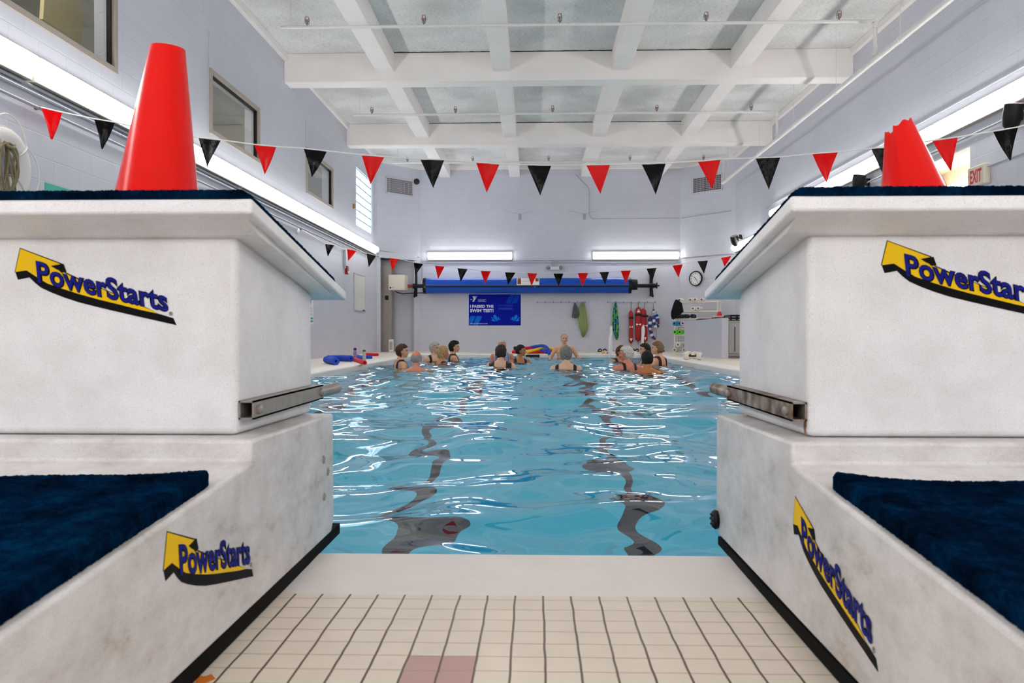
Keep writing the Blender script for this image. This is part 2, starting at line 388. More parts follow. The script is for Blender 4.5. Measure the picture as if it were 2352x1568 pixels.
# ================================================================== THE ROOM
XL, XR, YB, YR = -4.33, 5.40, 22.84, -3.9
ZC = 5.33
WD = -0.08                       # water level
def wall(name, A, B, z0, z1, holes=(), thick=0.22, m=None, side=1):
    """A->B along the room face; the solid lies on `side` of it (1 = left of A->B)"""
    A = Vector((A[0], A[1], 0)); B = Vector((B[0], B[1], 0)); L = (B - A).length; d = (B - A) / L
    n = Vector((-d.y, d.x, 0)) * side * thick
    us = sorted({0, L} | {h[0] for h in holes} | {h[1] for h in holes}); zs = sorted({z0, z1} | {h[2] for h in holes} | {h[3] for h in holes})
    us = [u for u in us if 0 <= u <= L]; zs = [z for z in zs if z0 <= z <= z1]
    V, Fc, UV = [], [], []
    def quad(p, uv):
        o = len(V); V.extend(p); Fc.append((o, o + 1, o + 2, o + 3)); UV.extend(uv)
    P3 = lambda u, z, back: A + d * u + Vector((0, 0, z)) + (n if back else Vector((0, 0, 0)))
    inhole = lambda u, z: any(h[0] < u < h[1] and h[2] < z < h[3] for h in holes)
    for i in range(len(us) - 1):
        for j in range(len(zs) - 1):
            if inhole((us[i] + us[i + 1]) / 2, (zs[j] + zs[j + 1]) / 2): continue
            for back in (0, 1):
                c = [(us[i], zs[j]), (us[i + 1], zs[j]), (us[i + 1], zs[j + 1]), (us[i], zs[j + 1])]
                quad([P3(u, z, back) for u, z in c], c)
    def strip(u0, zz0, u1, zz1):
        quad([P3(u0, zz0, 0), P3(u1, zz1, 0), P3(u1, zz1, 1), P3(u0, zz0, 1)], [(u0, zz0), (u1, zz1), (u1 + .1, zz1 + .1), (u0 + .1, zz0 + .1)])
    for h in holes:
        a, b, c, e = max(h[0], 0), min(h[1], L), max(h[2], z0), min(h[3], z1)
        strip(a, c, a, e); strip(b, c, b, e); strip(a, c, b, c); strip(a, e, b, e)
    strip(0, z0, 0, z1); strip(L, z0, L, z1); strip(0, z0, L, z0); strip(0, z1, L, z1)
    me = bpy.data.meshes.new(name); me.from_pydata(V, [], Fc); me.materials.append(m or WALLM)
    uvl = me.uv_layers.new(name='UVMap'); uvl.data.foreach_set('uv', [c for p in UV for c in p])
    bm = bmesh.new(); bm.from_mesh(me); bmesh.ops.remove_doubles(bm, verts=bm.verts, dist=1e-5); bmesh.ops.recalc_face_normals(bm, faces=bm.faces); bm.to_mesh(me); bm.free()
    o = bpy.data.objects.new(name, me); COL.objects.link(o); return struct(o)

DLx, DLy = -3.29, 21.75          # diagonal wall left: (XL,21.75) -> (-3.29,YB)
WIN = [(6.03, 8.13), (10.50, 12.40), (14.97, 16.95)]
u0 = -YR                          # u along left wall = y - YR
holes = [(a - YR, b - YR, 3.16, 4.02) for a, b in WIN] + [(19.23 - YR, 21.15 - YR, 3.14, 4.55)]
wall('wall_left', (XL, YR), (XL, YB), -.1, ZC, holes, side=1)
wall('wall_right', (XR, YR), (XR, YB), -.1, ZC, [(10.06 - YR, 12.1 - YR, 0.0, 2.81)], side=-1)
wall('wall_back', (XL, YB), (XR, YB), -.1, ZC, side=1)
wall('wall_rear', (XL, YR), (XR, YR), -.1, ZC, side=-1)
Ld = sqrt((DLx - XL) ** 2 + (YB - DLy) ** 2)
wall('wall_back_left', (XL, DLy), (DLx, YB), -.1, ZC, [(0.12, Ld - 0.22, -.1, 2.60)], thick=.08, side=1)
wall('wall_back_right', (4.14, YB), (XR, 21.62), -.1, ZC, thick=.08, side=1)
# infilled upper openings above the left windows
for i, (a, b) in enumerate(WIN[1:]):
    mb = MB().bb(XL, XL + .012, a, b, 4.03, 4.53)
    struct(mb.build('trim_%d' % (i + 1), mat('infill_paint', (208, 210, 220), .5, noise_amt=.05, noise_scale=2), bevel=.006))
# white plate along wall tops
for i, bbx in enumerate(((XL, XL + .07, YR, DLy, 5.2, ZC), (XR - .07, XR, YR, 21.6, 5.2, ZC), (DLx, 4.14, YB - .07, YB, 5.2, ZC))):
    struct(MB().bb(*bbx).build('trim_%d' % (i + 3), BEAMW, bevel=.01))
for i, (A, B, s) in enumerate((((XL, DLy), (DLx, YB), -1), ((4.14, YB), (XR, 21.62), -1))):
    wall('trim_%d' % (i + 6), A, B, 5.2, ZC, thick=.07, m=BEAMW, side=s)
# header board over the recess, running along the left diagonal
d_ = Vector((DLx - XL, YB - DLy, 0)).normalized()
wall('trim_8', (XL + .02, DLy + .02), (DLx - .1, YB - .1), 2.60, 2.76, thick=.05, m=mat('header_paint', (214, 217, 226), .5), side=-1)
# ceiling, beams, joists
struct(MB().bb(XL - .2, XR + .2, YR - .2, YB + .2, ZC, ZC + .15).build('ceiling', CEIL))
beamY = [(4.55, 4.9), (-.05, .3), (9.1, 9.43)]
for i, (a, b) in enumerate([(13.68, 14.02), (18.25, 18.59), (9.1, 9.44), (4.54, 4.88), (0.0, .34)]):
    struct(MB().bb(XL, XR, a, b, 4.83, ZC).build('ceiling_beam', BEAMW, bevel=.012), 'white concrete cross beam spanning the hall')
for xc in (-2.57, -.57, 1.47, 3.48):
    struct(MB().bb(xc - .15, xc + .15, YR, YB, 4.99, ZC).build('ceiling_joist', BEAMW, bevel=.01), 'white concrete joist running down the hall')
# dark joint where the boards meet the cross beams
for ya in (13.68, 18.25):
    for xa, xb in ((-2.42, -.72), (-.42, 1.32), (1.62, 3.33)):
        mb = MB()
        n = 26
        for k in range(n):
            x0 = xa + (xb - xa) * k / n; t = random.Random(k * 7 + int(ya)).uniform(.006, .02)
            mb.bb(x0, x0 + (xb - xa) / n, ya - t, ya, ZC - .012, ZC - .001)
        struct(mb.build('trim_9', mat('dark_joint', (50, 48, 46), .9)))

# ------------------------------------------------------------------ deck, coping, pool
PX0, PX1, PY0, PY1 = -2.77, 2.72, 1.72, 19.65
CX0, CX1, CY0, CY1 = -3.14, 3.05, 1.435, 19.95
mb = MB()
mb.bb(XL, XR, YR, CY0, -.12, 0); mb.bb(XL, CX0, CY0, YB, -.12, 0); mb.bb(CX1, XR, CY0, YB, -.12, 0); mb.bb(CX0, CX1, CY1, YB, -.12, 0)
fl = mb.build('floor', DECK, local=True); struct(fl)
# coping ring with rounded inner lip
mb = MB()
prof = [(0, -.0)]
def ring(x0, x1, y0, y1, z): return [(x0, y0, z), (x1, y0, z), (x1, y1, z), (x0, y1, z)]
outer = (CX0, CX1, CY0, CY1); inner = (PX0, PX1, PY0, PY1)
rr = [(CX0, CX1, CY0, CY1, -.12), (CX0, CX1, CY0, CY1, .0)]
for a in (0, 25, 50, 75, 90):
    o_ = .03 * (1 - sin(radians(a))); zz = -.03 * (1 - cos(radians(a)))
    rr.append((PX0 - o_, PX1 + o_, PY0 - o_, PY1 + o_, zz + .003))
rr.append((PX0, PX1, PY0, PY1, -.3))
for (a, b, c, d, z) in rr: mb.v += ring(a, b, c, d, z)
for i in range(len(rr) - 1):
    for k in range(4):
        k2 = (k + 1) % 4; mb.f.append((i * 4 + k, i * 4 + k2, (i + 1) * 4 + k2, (i + 1) * 4 + k)); mb.m.append(0)
struct(mb.build('pool_coping', COPE, local=True, smooth=True))
# pool shell: deep end near the blocks, shallow at the far end
mb = MB()
ys = [PY0, 2.0, 6.0, 10.5, PY1]; zs = [-2.75, -2.75, -2.6, -1.25, -1.18]
NX = 2
for y, z in zip(ys, zs):
    y += -.02 if y == PY0 else (.02 if y == PY1 else 0)
    mb.v += [(PX0 - .02, y, z), (PX1 + .02, y, z), (PX0 - .02, y, -.2), (PX1 + .02, y, -.2)]
for i in range(len(ys) - 1):
    a, b = i * 4, (i + 1) * 4
    mb.f += [(a, a + 1, b + 1, b), (a, b, b + 2, a + 2), (a + 1, a + 3, b + 3, b + 1)]; mb.m += [0, 0, 0]
mb.f += [(0, 2, 3, 1), (16, 17, 19, 18)]; mb.m += [0, 0]
pb = mb.build('pool_basin', POOL, local=True, fix=False); struct(pb)
def pool_floor(y): return float(np.interp(y, ys, zs))

# ------------------------------------------------------------------ water
def make_water():
    rng = np.random.RandomState(11)
    y = [PY0]
    while y[-1] < PY1: y.append(y[-1] + 0.013 + 0.0022 * (y[-1] - PY0))
    y = np.array(y); y = PY0 + (y - PY0) * (PY1 - PY0) / (y[-1] - PY0)
    x = np.linspace(PX0, PX1, 250)
    X, Y = np.meshgrid(x, y)
    Z = np.zeros_like(X)
    t = np.clip((Y - 5.0) / 7.0, 0, 1)
    # (wavelength range, slope share near, slope share far, count)
    for lo, hi, sn, sf, cnt in ((1.1, 2.2, .050, .030, 14), (.5, 1.1, .078, .062, 22), (.26, .5, .062, .085, 26), (.13, .26, .020, .055, 30)):
        acc = np.zeros_like(X)
        for _ in range(cnt):
            lam = rng.uniform(lo, hi); k = 2 * pi / lam; th = rng.uniform(0, 2 * pi); ph = rng.uniform(0, 2 * pi)
            cx, cy = rng.uniform(PX0, PX1), rng.uniform(PY0, PY1)
            # slightly curved crests
            q = k * (cos(th) * X + sin(th) * Y) + ph + .5 * np.sin((X * 1.3 + Y * .9) + ph)
            acc += np.sin(q) / k
        acc *= sqrt(2.0 / cnt)
        Z += acc * (sn * (1 - t) + sf * t)
    # calmer right at the walls
    Z = np.clip(Z, -.05, .05)
    V = np.stack([X, Y, WD + Z], -1).reshape(-1, 3)
    ny, nx = X.shape
    idx = np.arange(ny * nx).reshape(ny, nx)
    q = np.stack([idx[:-1, :-1], idx[:-1, 1:], idx[1:, 1:], idx[1:, :-1]], -1).reshape(-1, 4)
    me = bpy.data.meshes.new('pool_water')
    me.vertices.add(len(V)); me.vertices.foreach_set('co', V.astype(np.float32).ravel())
    me.loops.add(q.size); me.loops.foreach_set('vertex_index', q.ravel().astype(np.int32))
    me.polygons.add(len(q)); me.polygons.foreach_set('loop_start', np.arange(0, q.size, 4, dtype=np.int32))
    me.polygons.foreach_set('loop_total', np.full(len(q), 4, dtype=np.int32))
    me.update(calc_edges=True); me.polygons.foreach_set('use_smooth', [True] * len(q)); me.materials.append(WATER)
    o = bpy.data.objects.new('pool_water', me); COL.objects.link(o)
    o['kind'] = 'structure'; o['label'] = 'rippled pale blue pool water'
    return o
make_water()

# ------------------------------------------------------------------ windows
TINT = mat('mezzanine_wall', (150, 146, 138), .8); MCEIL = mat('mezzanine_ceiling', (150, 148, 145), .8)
mb = MB(); mb.v = []; 
x0, x1, y0, y1, z0, z1 = XL - 2.6, XL - .24, 4.5, 18.2, 2.9, 4.75
mb.bb(x0, x1, y0, y1, z0 - .05, z0); mb.bb(x0, x1, y0, y1, z1, z1 + .05); mb.bb(x0 - .05, x0, y0, y1, z0, z1)
for yy in (y0, 9.3, 13.7, y1): mb.bb(x0, x1, yy - .04, yy + .04, z0, z1)
struct(mb.build('trim_10', TINT))
for k, (a, b) in enumerate(WIN):
    wn = thing('window_%d' % (k + 1), (XL, (a + b) / 2, 3.16), 'internal window', 'window'); struct(wn); del wn['category']
    wn['label'] = ['large metal framed window high on the left wall nearest the starting blocks', 'metal framed window on the left wall behind the tall cone', 'farthest metal framed window on the left wall'][k]
    m2 = MB(); t = .055
    for (aa, bb_, cc, dd) in ((a, b, 3.16, 3.16 + t), (a, b, 4.02 - t, 4.02), (a, a + t, 3.16 + t, 4.02 - t), (b - t, b, 3.16 + t, 4.02 - t)):
        m2.bb(XL - .06, XL + .03, aa, bb_, cc, dd)
    for (aa, bb_, cc, dd) in ((a + t, b - t, 3.16 + t, 3.16 + t + .02), (a + t, b - t, 4.0 - t, 4.02 - t), (a + t, a + t + .025, 3.2, 3.98), (b - t - .025, b - t, 3.2, 3.98)):
        m2.bb(XL - .05, XL - .005, aa, bb_, cc, dd, 1)
    m2.build('window_frame', [BRONZE, BLACK], wn)
    m3 = MB().bb(XL - .035, XL - .028, a + t, b - t, 3.16 + t, 4.02 - t); m3.build('pane', GLASS, wn)
# added light in each mezzanine bay to brighten the interior behind the windows
for yy in (7.0, 11.5, 15.9):
    o = MB().bb(XL - 1.7, XL - 1.2, yy - .7, yy + .7, 4.68, 4.74).build('ceiling_light', mat('mezz_fill', (255, 250, 240), .4, emit=12.0))
    tag(o, {7.0: 'added fill light inside the room behind the nearest left window', 11.5: 'added fill light inside the room behind the middle left window', 15.9: 'added fill light inside the room behind the farthest left window'}[yy], 'light', 'added mezzanine fill lights')
tanb = MB().prism([tuple(at(px, py, X=XL - .7))[1:] for px, py in ((90, 44), (97, -60), (150, -55), (186, 24), (178, 100))], XL - .70, XL - .66, lambda u, v, d: (d, u, v))
tag(tanb.build('notice_board', mat('tan_board', (226, 204, 150), .7)), 'tan board leaning behind the nearest window on the left wall', 'board')
tag(MB().bb(XL - .6, XL - .2 - .1, 7.35, 7.95, 2.9, 3.34).build('cardboard_box', mat('cardboard', (150, 120, 90), .8), bevel=.01), 'brown box on the sill inside the nearest left window', 'box')
tag(MB().box((XL - .5, 15.75, 3.35), (.02, .5, .42), rot=Matrix.Rotation(radians(-12), 3, 'Y')).build('picture_frame', mat('pinkish_card', (206, 160, 160), .7), bevel=.004), 'pink card propped inside the farthest left window', 'card')
tag(MB().box((XL - .42, 16.3, 3.26), (.02, .26, .26), rot=Matrix.Rotation(radians(-20), 3, 'Y')).build('paper_sheet', WHITE), 'white sheet leaning low inside the farthest left window', 'paper')
# glass block window
gb = thing('window_4', (XL, 20.19, 3.14), 'x', 'window'); struct(gb, 'glowing glass block window at the far end of the left wall'); del gb['category']
m4 = MB(); m5 = MB(); cols, rows = 3, 7
for i in range(cols):
    for j in range(rows):
        ya = 19.23 + 1.92 * i / cols; yb = 19.23 + 1.92 * (i + 1) / cols; za = 3.14 + 1.41 * j / rows; zb = 3.14 + 1.41 * (j + 1) / rows
        m4.bb(XL - .10, XL - .03, ya + .012, yb - .012, za + .012, zb - .012)
for i in range(cols + 1):
    yy = 19.23 + 1.92 * i / cols; m5.bb(XL - .09, XL - .035, yy - .012, yy + .012, 3.14, 4.55)
for j in range(rows + 1):
    zz = 3.14 + 1.41 * j / rows; m5.bb(XL - .09, XL - .035, 19.23, 21.15, zz - .012, zz + .012)
m4.build('glass_blocks', GBLK, gb, bevel=.015); m5.build('mortar', mat('grey_mortar', (168, 180, 180), .8), gb)

# ------------------------------------------------------------------ passage behind the right wall opening
mb = MB()
mb.bb(XR + .22, XR + 2.6, 9.3, 9.4, -.1, 3.0); mb.bb(XR + .22, XR + 2.6, 13.2, 13.3, -.1, 3.0); mb.bb(XR + 2.6, XR + 2.7, 9.3, 13.3, -.1, 3.0)
mb.bb(XR + .22, XR + 2.7, 9.3, 13.3, -.12, 0)
struct(mb.build('wall_passage', mat('passage_paint', (196, 190, 178), .6)))
struct(MB().bb(XR + .22, XR + 2.7, 9.3, 13.3, 2.95, 3.05).build('ceiling_passage', mat('passage_ceiling', (222, 208, 180), .7)))
struct(MB().bb(XR + .9, XR + 1.1, 9.4, 13.2, 2.68, 2.95).build('trim_11', mat('passage_beam', (205, 192, 165), .7)))
o = MB().bb(XR + .45, XR + .7, 10.9, 12.3, 2.50, 2.6).build('ceiling_light', mat('passage_lens', (255, 250, 235), .4, emit=7), bevel=.02)
tag(o, 'bright ceiling light in the passage through the right wall opening', 'light')
# ================================================================== LIGHTS ON THE WALLS
def lamp_body(root, a, b, axis, wallc, zc, sgn):
    """wraparound fixture lens; axis 'Y' along the side wall (wallc = wall x, sgn into room) or 'X' along the back wall"""
    n = 9; prof = [(.074, -.078)]
    for k in range(n + 1):
        t = -pi / 2 + pi * k / n
        prof.append((.085 + .068 * abs(cos(t)) ** .6, .078 * sin(t)))
    prof.append((.074, .078))
    def fn(p, q, d):
        return (wallc + sgn * p, d, zc + q) if axis == 'Y' else (d, wallc + sgn * p, zc + q)
    MB().prism(prof, a + .03, b - .03, fn).build('lens', LENS, root, smooth=True, bevel=.02)
    m = MB()
    if axis == 'Y': m.bb(wallc, wallc + sgn * .074, a + .02, b - .02, zc - .135, zc + .10)
    else: m.bb(a + .02, b - .02, wallc, wallc + sgn * .074, zc - .135, zc + .10)
    m.build('housing', mat('fixture_metal', (170, 166, 160), .5), root, bevel=.004)
def wall_lamp(a, b, axis, wallc, zc, sgn, label, group):
    loc = (wallc, (a + b) / 2, zc) if axis == 'Y' else ((a + b) / 2, wallc, zc)
    r = thing('wall_light', loc, label, 'light', group); lamp_body(r, a, b, axis, wallc, zc, sgn); return r
LLAB = {-3.09: 'behind the camera', -.65: 'beside the photographer', 1.79: 'beside the starting blocks', 4.23: 'cut by the upper left corner', 6.67: 'behind the tall cone', 9.11: 'behind the right edge of the tall cone', 11.55: 'below the middle window', 13.99: 'below the gap after the middle window', 16.43: 'below the farthest window', 18.87: 'last of its row before the far corner'}
for a, l in LLAB.items():
    if a < -3: a0 = -3.05
    else: a0 = a
    wall_lamp(a0, a + 2.44, 'Y', XL, 2.76, 1, 'long glowing tube light on the left wall, ' + l, 'tube lights along the left wall')
RLAB = [(-1.45, 'behind the photographer'), (.99, 'beside the photographer'), (3.43, 'beside the right starting block'), (5.87, 'beyond the right edge of the photo'), (8.31, 'entering at the right edge above the passage'), (10.75, 'behind the broken topped cone'), (13.19, 'to the left of the broken topped cone'), (15.63, 'low behind the right starting block mat')]
for a, l in RLAB:
    wall_lamp(a, a + 2.44, 'Y', XR, 3.19, -1, 'long glowing tube light on the right wall, ' + l, 'tube lights along the right wall')
wall_lamp(19.1, 21.5, 'Y', XR, 2.80, -1, 'short visible tube light at the far end of the right wall under a speaker', 'tube lights along the right wall')
wall_lamp(-3.09, -.62, 'X', YB, 2.745, -1, 'tube light on the back wall left of centre, above the blue cover roller', 'tube lights on the back wall')
wall_lamp(1.63, 4.12, 'X', YB, 2.745, -1, 'tube light on the back wall right of centre, near the clock', 'tube lights on the back wall')
for a in (-4.3, -1.86, .58, 2.95):
    for z_ in (2.45, 2.8): wall_lamp(a, a + 2.4, 'X', YR, z_, 1, 'tube light on the wall behind the photographer', 'tube lights behind the photographer')

# ------------------------------------------------------------------ conduits
def conduit(pts, r, label, m=CONDUIT, name='conduit', cat='conduit'):
    return tag(MB().tube(pts, r, 8).build(name, m, smooth=True), label, cat)
for i, (z, l) in enumerate(((2.60, 'upper'), (2.545, 'middle'), (2.44, 'lowest'))):
    conduit([(XL + .03, 1.0, z), (XL + .03, 21.6 if i < 2 else 17.9, z)], .014, l + ' of three thin conduits running under the left wall lights')
conduit([(XL + .03, 17.95, 2.40), (XL + .03, 17.95, 1.98)], .028, 'short vertical conduit dropping to the red alarm on the left wall')
conduit([(DLx + .02, YB - .03, 2.60), (4.1, YB - .03, 2.60)], .012, 'upper thin conduit under the back wall lights')
conduit([(DLx + .02, YB - .03, 2.535), (4.1, YB - .03, 2.535)], .012, 'lower thin conduit under the back wall lights')
conduit([(4.16, YB - .06, 2.66), (5.36, 21.64, 2.66)], .012, 'thin conduit under the far right corner above the clock')
conduit([(XL + .05, DLy + .01, 2.80), (DLx - .02, YB - .05, 2.70)], .011, 'thin conduit crossing the far left corner above the recess')
conduit([(1.17, YB - .03, 5.05), (1.5, YB - .03, 4.72), (1.56, YB - .03, 4.6), (1.56, YB - .03, 3.9), (1.60, YB - .03, 3.82), (1.68, YB - .03, 3.79), (4.12, YB - .03, 3.79)], .011, 'conduit bending down the back wall then running right')
conduit([(4.16, YB - .06, 3.79), (5.3, 21.68, 3.82)], .011, 'conduit crossing the far right corner to a small box')
conduit([(XR - .03, 4.0, 3.42), (XR - .03, 19.0, 3.42)], .012, 'thin conduit above the right wall lights')
conduit([(XR - .03, 4.0, 2.93), (XR - .03, 18.0, 2.93)], .014, 'thin conduit below the right wall lights')
conduit([(XR - .03, 4.0, 2.47), (XR - .03, 9.7, 2.47)], .014, 'conduit reaching the exit sign on the right wall')
conduit([(-3.32, YB - .03, 2.53), (-3.24, YB - .03, 2.45), (-3.24, YB - .03, 2.05)], .012, 'thin conduit dropping to the cover roller bracket')

# ------------------------------------------------------------------ sprinkler pipes
def sprinkler(root, x, y, z):
    m = MB(); m.tube([(x, y, z), (x, y, z + .06)], .012, 6); m.lathe([(.004, z + .06), (.016, z + .07), (.016, z + .08), (.004, z + .10)], (x, y, 0), n=8)
    hd_ = m.build('sprinkler_head', STEEL, root); m = MB()
    for k in range(4):
        a = pi / 4 + pi / 2 * k; c, s = cos(a) * .035, sin(a) * .035
        m.tube([(x + c * .5, y + s * .5, z + .03), (x + c, y + s, z + .05), (x + c, y + s, z + .12), (x + c * .3, y + s * .3, z + .145)], .0035, 4)
    m.tube([(x + .035 * cos(t), y + .035 * sin(t), z + .085) for t in np.linspace(0, 2 * pi, 13)], .003, 4)
    m.build('cage', mat('sprinkler_red', (120, 40, 30), .5), hd_)
for i, (y, lab) in enumerate(((11.5, 'nearest'), (16.1, 'middle'), (20.6, 'farthest'))):
    r = thing('sprinkler_pipe', (0, y, 4.93), lab + ' white sprinkler pipe hanging across the hall under the joists', 'pipe', 'cross sprinkler pipes')
    xe = 4.84
    MB().tube([(-3.68, y, 4.93), (xe - .05, y, 4.93)], .024, 10).build('pipe', PIPEW, r, smooth=True)
    m = MB().tube([(xe - .05, y, 4.93), (xe, y, 4.92), (xe, y, 4.42)], .028, 10); m.lathe([(.042, -.06), (.042, .0)], (xe, y, 4.90), n=10); m.lathe([(.042, -.0), (.042, .06)], (xe, y, 4.44), n=10)
    m.build('riser', PIPEW, r, smooth=True)
    for x in (-3.55, 3.42): MB().tube([(x, y, 4.95), (x, y, ZC if abs(x - 3.42) > .2 else 4.99)], .006, 5).build('hanger', PIPEW, r)
    for x in (-3.3, -1.6, .36, 2.45, 4.33): sprinkler(r, x, y, 4.945)
r = thing('sprinkler_main', (4.85, 10, 4.39), 'long white main pipe running down the right side below the joists', 'pipe')
MB().tube([(4.85, YR, 4.39), (4.85, 20.75, 4.39)], .04, 14).build('pipe', PIPEW, r, smooth=True)
for y in (6.5, 8.6, 10.75, 13.0, 15.1, 17.4, 20.2):
    MB().tube([(4.85, y, 4.40), (4.85, y, 4.83 if 13.6 < y < 14.1 else ZC)], .005, 5).lathe([(.05, -.02), (.05, .02)], (4.85, y, 4.39), 'Y', n=12).build('hanger', PIPEW, r)

# ------------------------------------------------------------------ vents, bell, emergency light, anchors
def diag_frame(A, B):
    A = Vector((A[0], A[1], 0)); B = Vector((B[0], B[1], 0)); d = (B - A).normalized(); n = Vector((d.y, -d.x, 0)); return A, d, n
MESHD = mat('grille_dark', (70, 62, 66), .6)
def vent(A, B, u0, u1, z0, z1, label, fill):
    A, d, n = diag_frame(A, B); fn = lambda u, z, q: A + d * u + n * q + Vector((0, 0, z))
    c = fn((u0 + u1) / 2, z0, 0); r = thing('air_vent', c, label, 'vent', 'air vents in the far corners')
    m = MB(); t = .03
    for a, b, e, f in ((u0, u1, z0, z0 + t), (u0, u1, z1 - t, z1), (u0, u0 + t, z0, z1), (u1 - t, u1, z0, z1)):
        m.prism([(a, e), (b, e), (b, f), (a, f)], .0, .03, fn)
    m.build('frame', mat('vent_frame', (206, 206, 212), .5), r)
    MB().prism([(u0 + t, z0 + t), (u1 - t, z0 + t), (u1 - t, z1 - t), (u0 + t, z1 - t)], .002, .008, fn).build('backing', fill, r)
    m = MB(); k = int((u1 - u0 - 2 * t) / .045)
    for i in range(k + 1):
        u = u0 + t + (u1 - u0 - 2 * t) * i / k; m.prism([(u - .007, z0 + t), (u + .007, z0 + t), (u + .007, z1 - t), (u - .007, z1 - t)], .010, .018, fn)
    k = int((z1 - z0 - 2 * t) / .045)
    for i in range(k + 1):
        z = z0 + t + (z1 - z0 - 2 * t) * i / k; m.prism([(u0 + t, z - .007), (u1 - t, z - .007), (u1 - t, z + .007), (u0 + t, z + .007)], .012, .02, fn)
    m.build('grille', mat('grille_light', (178, 174, 180), .5), r)
vent((XL, DLy), (DLx, YB), .30, 1.24, 4.40, 4.86, 'framed metal air vent high in the far left corner beside the bell', mat('vent_back_l', (120, 110, 116), .7))
vent((4.14, YB), (XR, 21.62), .42, 1.36, 4.42, 4.88, 'dark mesh air vent high in the far right corner beside the pipe end', MESHD)
A, d, n = diag_frame((XL, DLy), (DLx, YB))
p = A + d * 1.36 + n * .03 + Vector((0, 0, 4.85))
r = thing('alarm_bell', p, 'small round dark bell next to the far left vent', 'bell')
MB().lathe([(.02, 0), (.085, .0), (.085, .03), (.06, .06), (.0, .07)], (0, 0, 0), n=16).build('gong', mat('bell_brown', (52, 40, 34), .5), r, smooth=True, local=True); r.children[0].rotation_euler = (pi / 2, 0, 0)
r = thing('emergency_light', (.57, YB, 2.3), 'white emergency light with two round heads on the back wall', 'light')
MB().bb(.42, .72, YB - .08, YB, 2.32, 2.42).build('housing', WHITE, r, bevel=.02)
for s in (-1, 1):
    MB().lathe([(.03, -.03), (.055, .0), (.06, .04), (.055, .05)], (.57 + s * .18, YB - .11, 2.39), 'Y', n=14).build('lamp_head', mat('emerg_grey', (150, 150, 152), .4), r, smooth=True)
m = MB()
for x in (.5, .57, .64): m.tube([(x, YB - .02, 2.42), (x, YB - .02, 2.6)], .009, 6)
m.build('conduit_stub', CONDUIT, r)
for x, z, l in ((-.42, 3.82, 'left'), (1.42, 3.82, 'right')):
    r = thing('wall_anchor', (x, YB, z), l + ' of two small metal anchor brackets high on the back wall', 'bracket', 'anchor brackets')
    m = MB().bb(x - .04, x + .04, YB - .02, YB, z - .05, z + .12); m.tube([(x, YB - .03, z + .1), (x - .45, YB - .02, z + .2)], .004, 5); m.tube([(x, YB - .03, z + .1), (x + .4, YB - .02, z + .2)], .004, 5)
    m.build('bracket', mat('anchor_paint', (170, 172, 182), .5), r)

# ------------------------------------------------------------------ pennant strings
def pennant_string(Y, items, ends, label, wd):
    r = thing('pennant_string', (0, Y, 1.9), label, 'pennants', 'backstroke pennant strings')
    pts = []
    e0, e1 = ends; pts.append(e0)
    rnd = random.Random(int(Y * 10))
    for k, (c, a, b, t) in enumerate(items):
        A, B, T = at(*a, Y=Y), at(*b, Y=Y), at(*t, Y=Y)
        pts += [A, B]
        # woven vinyl triangle with a gentle billow
        n = 8; m = MB(); rowsv = []; bul = rnd.uniform(-.022, .022); tw = rnd.uniform(-.03, .03)
        for back in (0, 1):
            for i in range(n + 1):
                v = i / n
                for j in range(n + 1):
                    u = j / n; p = (A * (1 - u) + B * u) * (1 - v) + T * v
                    off = bul * sin(pi * v) + tw * (u - .5) * v + .004 * sin(u * 9 + k)
                    rowsv.append(Vector((p.x, p.y + off + back * .0012, p.z)))
        N = (n + 1) ** 2; fs = []
        for back in (0, 1):
            for i in range(n):
                for j in range(n):
                    q = [back * N + i * (n + 1) + j, back * N + i * (n + 1) + j + 1, back * N + (i + 1) * (n + 1) + j + 1, back * N + (i + 1) * (n + 1) + j]
                    fs.append(tuple(q if not back else q[::-1]))
        m.add(rowsv, fs)
        o = m.build('pennant', VRED if c == 'R' else VBLK, r, smooth=False, fix=False)
        o.data.polygons.foreach_set('use_smooth', [True] * len(o.data.polygons))
        o['label'] = 'red vinyl pennant' if c == 'R' else 'black vinyl pennant'
    pts.append(e1)
    pts.sort(key=lambda p: p.x)
    MB().tube([p + Vector((0, 0.002, .006 * wd)) for p in pts], .006 * wd, 6).build('cord', CORD, r)
    m = MB()
    for e, s in ((e0, 1), (e1, -1)): m.lathe([(.02, 0), (.02, .02), (.008, .03), (.008, .05)], (XL if s > 0 else XR - .05, Y, e.z), 'X', n=8)
    m.build('wall_hook', STEEL, r)
pennant_string(6.8, [('R', (95, 248), (142, 259), (118, 320)), ('B', (216, 274), (264, 282), (234, 342)), ('R', (335, 299), (386, 307), (358, 366)),
    ('B', (456, 317), (507, 323), (476, 385)), ('R', (584, 333), (634, 338), (608, 401)), ('B', (698, 342), (750, 348), (716, 407)), ('R', (831, 357), (882, 361), (851, 422)),
    ('B', (966, 367), (1020, 368), (995, 433)), ('R', (1094, 374), (1147, 378), (1118, 443)), ('B', (1211, 380), (1266, 381), (1241, 449)), ('R', (1347, 380), (1401, 379), (1379, 445)),
    ('B', (1474, 378), (1529, 376), (1506, 447)), ('R', (1603, 372), (1655, 367), (1636, 435)), ('B', (1736, 364), (1792, 362), (1766, 436)), ('R', (1867, 354), (1924, 350), (1899, 421)),
    ('B', (2002, 342), (2058, 338), (2032, 408)), ('R', (2142, 324), (2200, 316), (2184, 392)), ('B', (2281, 303), (2339, 293), (2321, 368))],
    (Vector((XL + .02, 6.8, 2.44)), Vector((XR - .02, 6.8, 2.62))), 'nearer string of large red and black pennants sagging across the hall', 1.0)
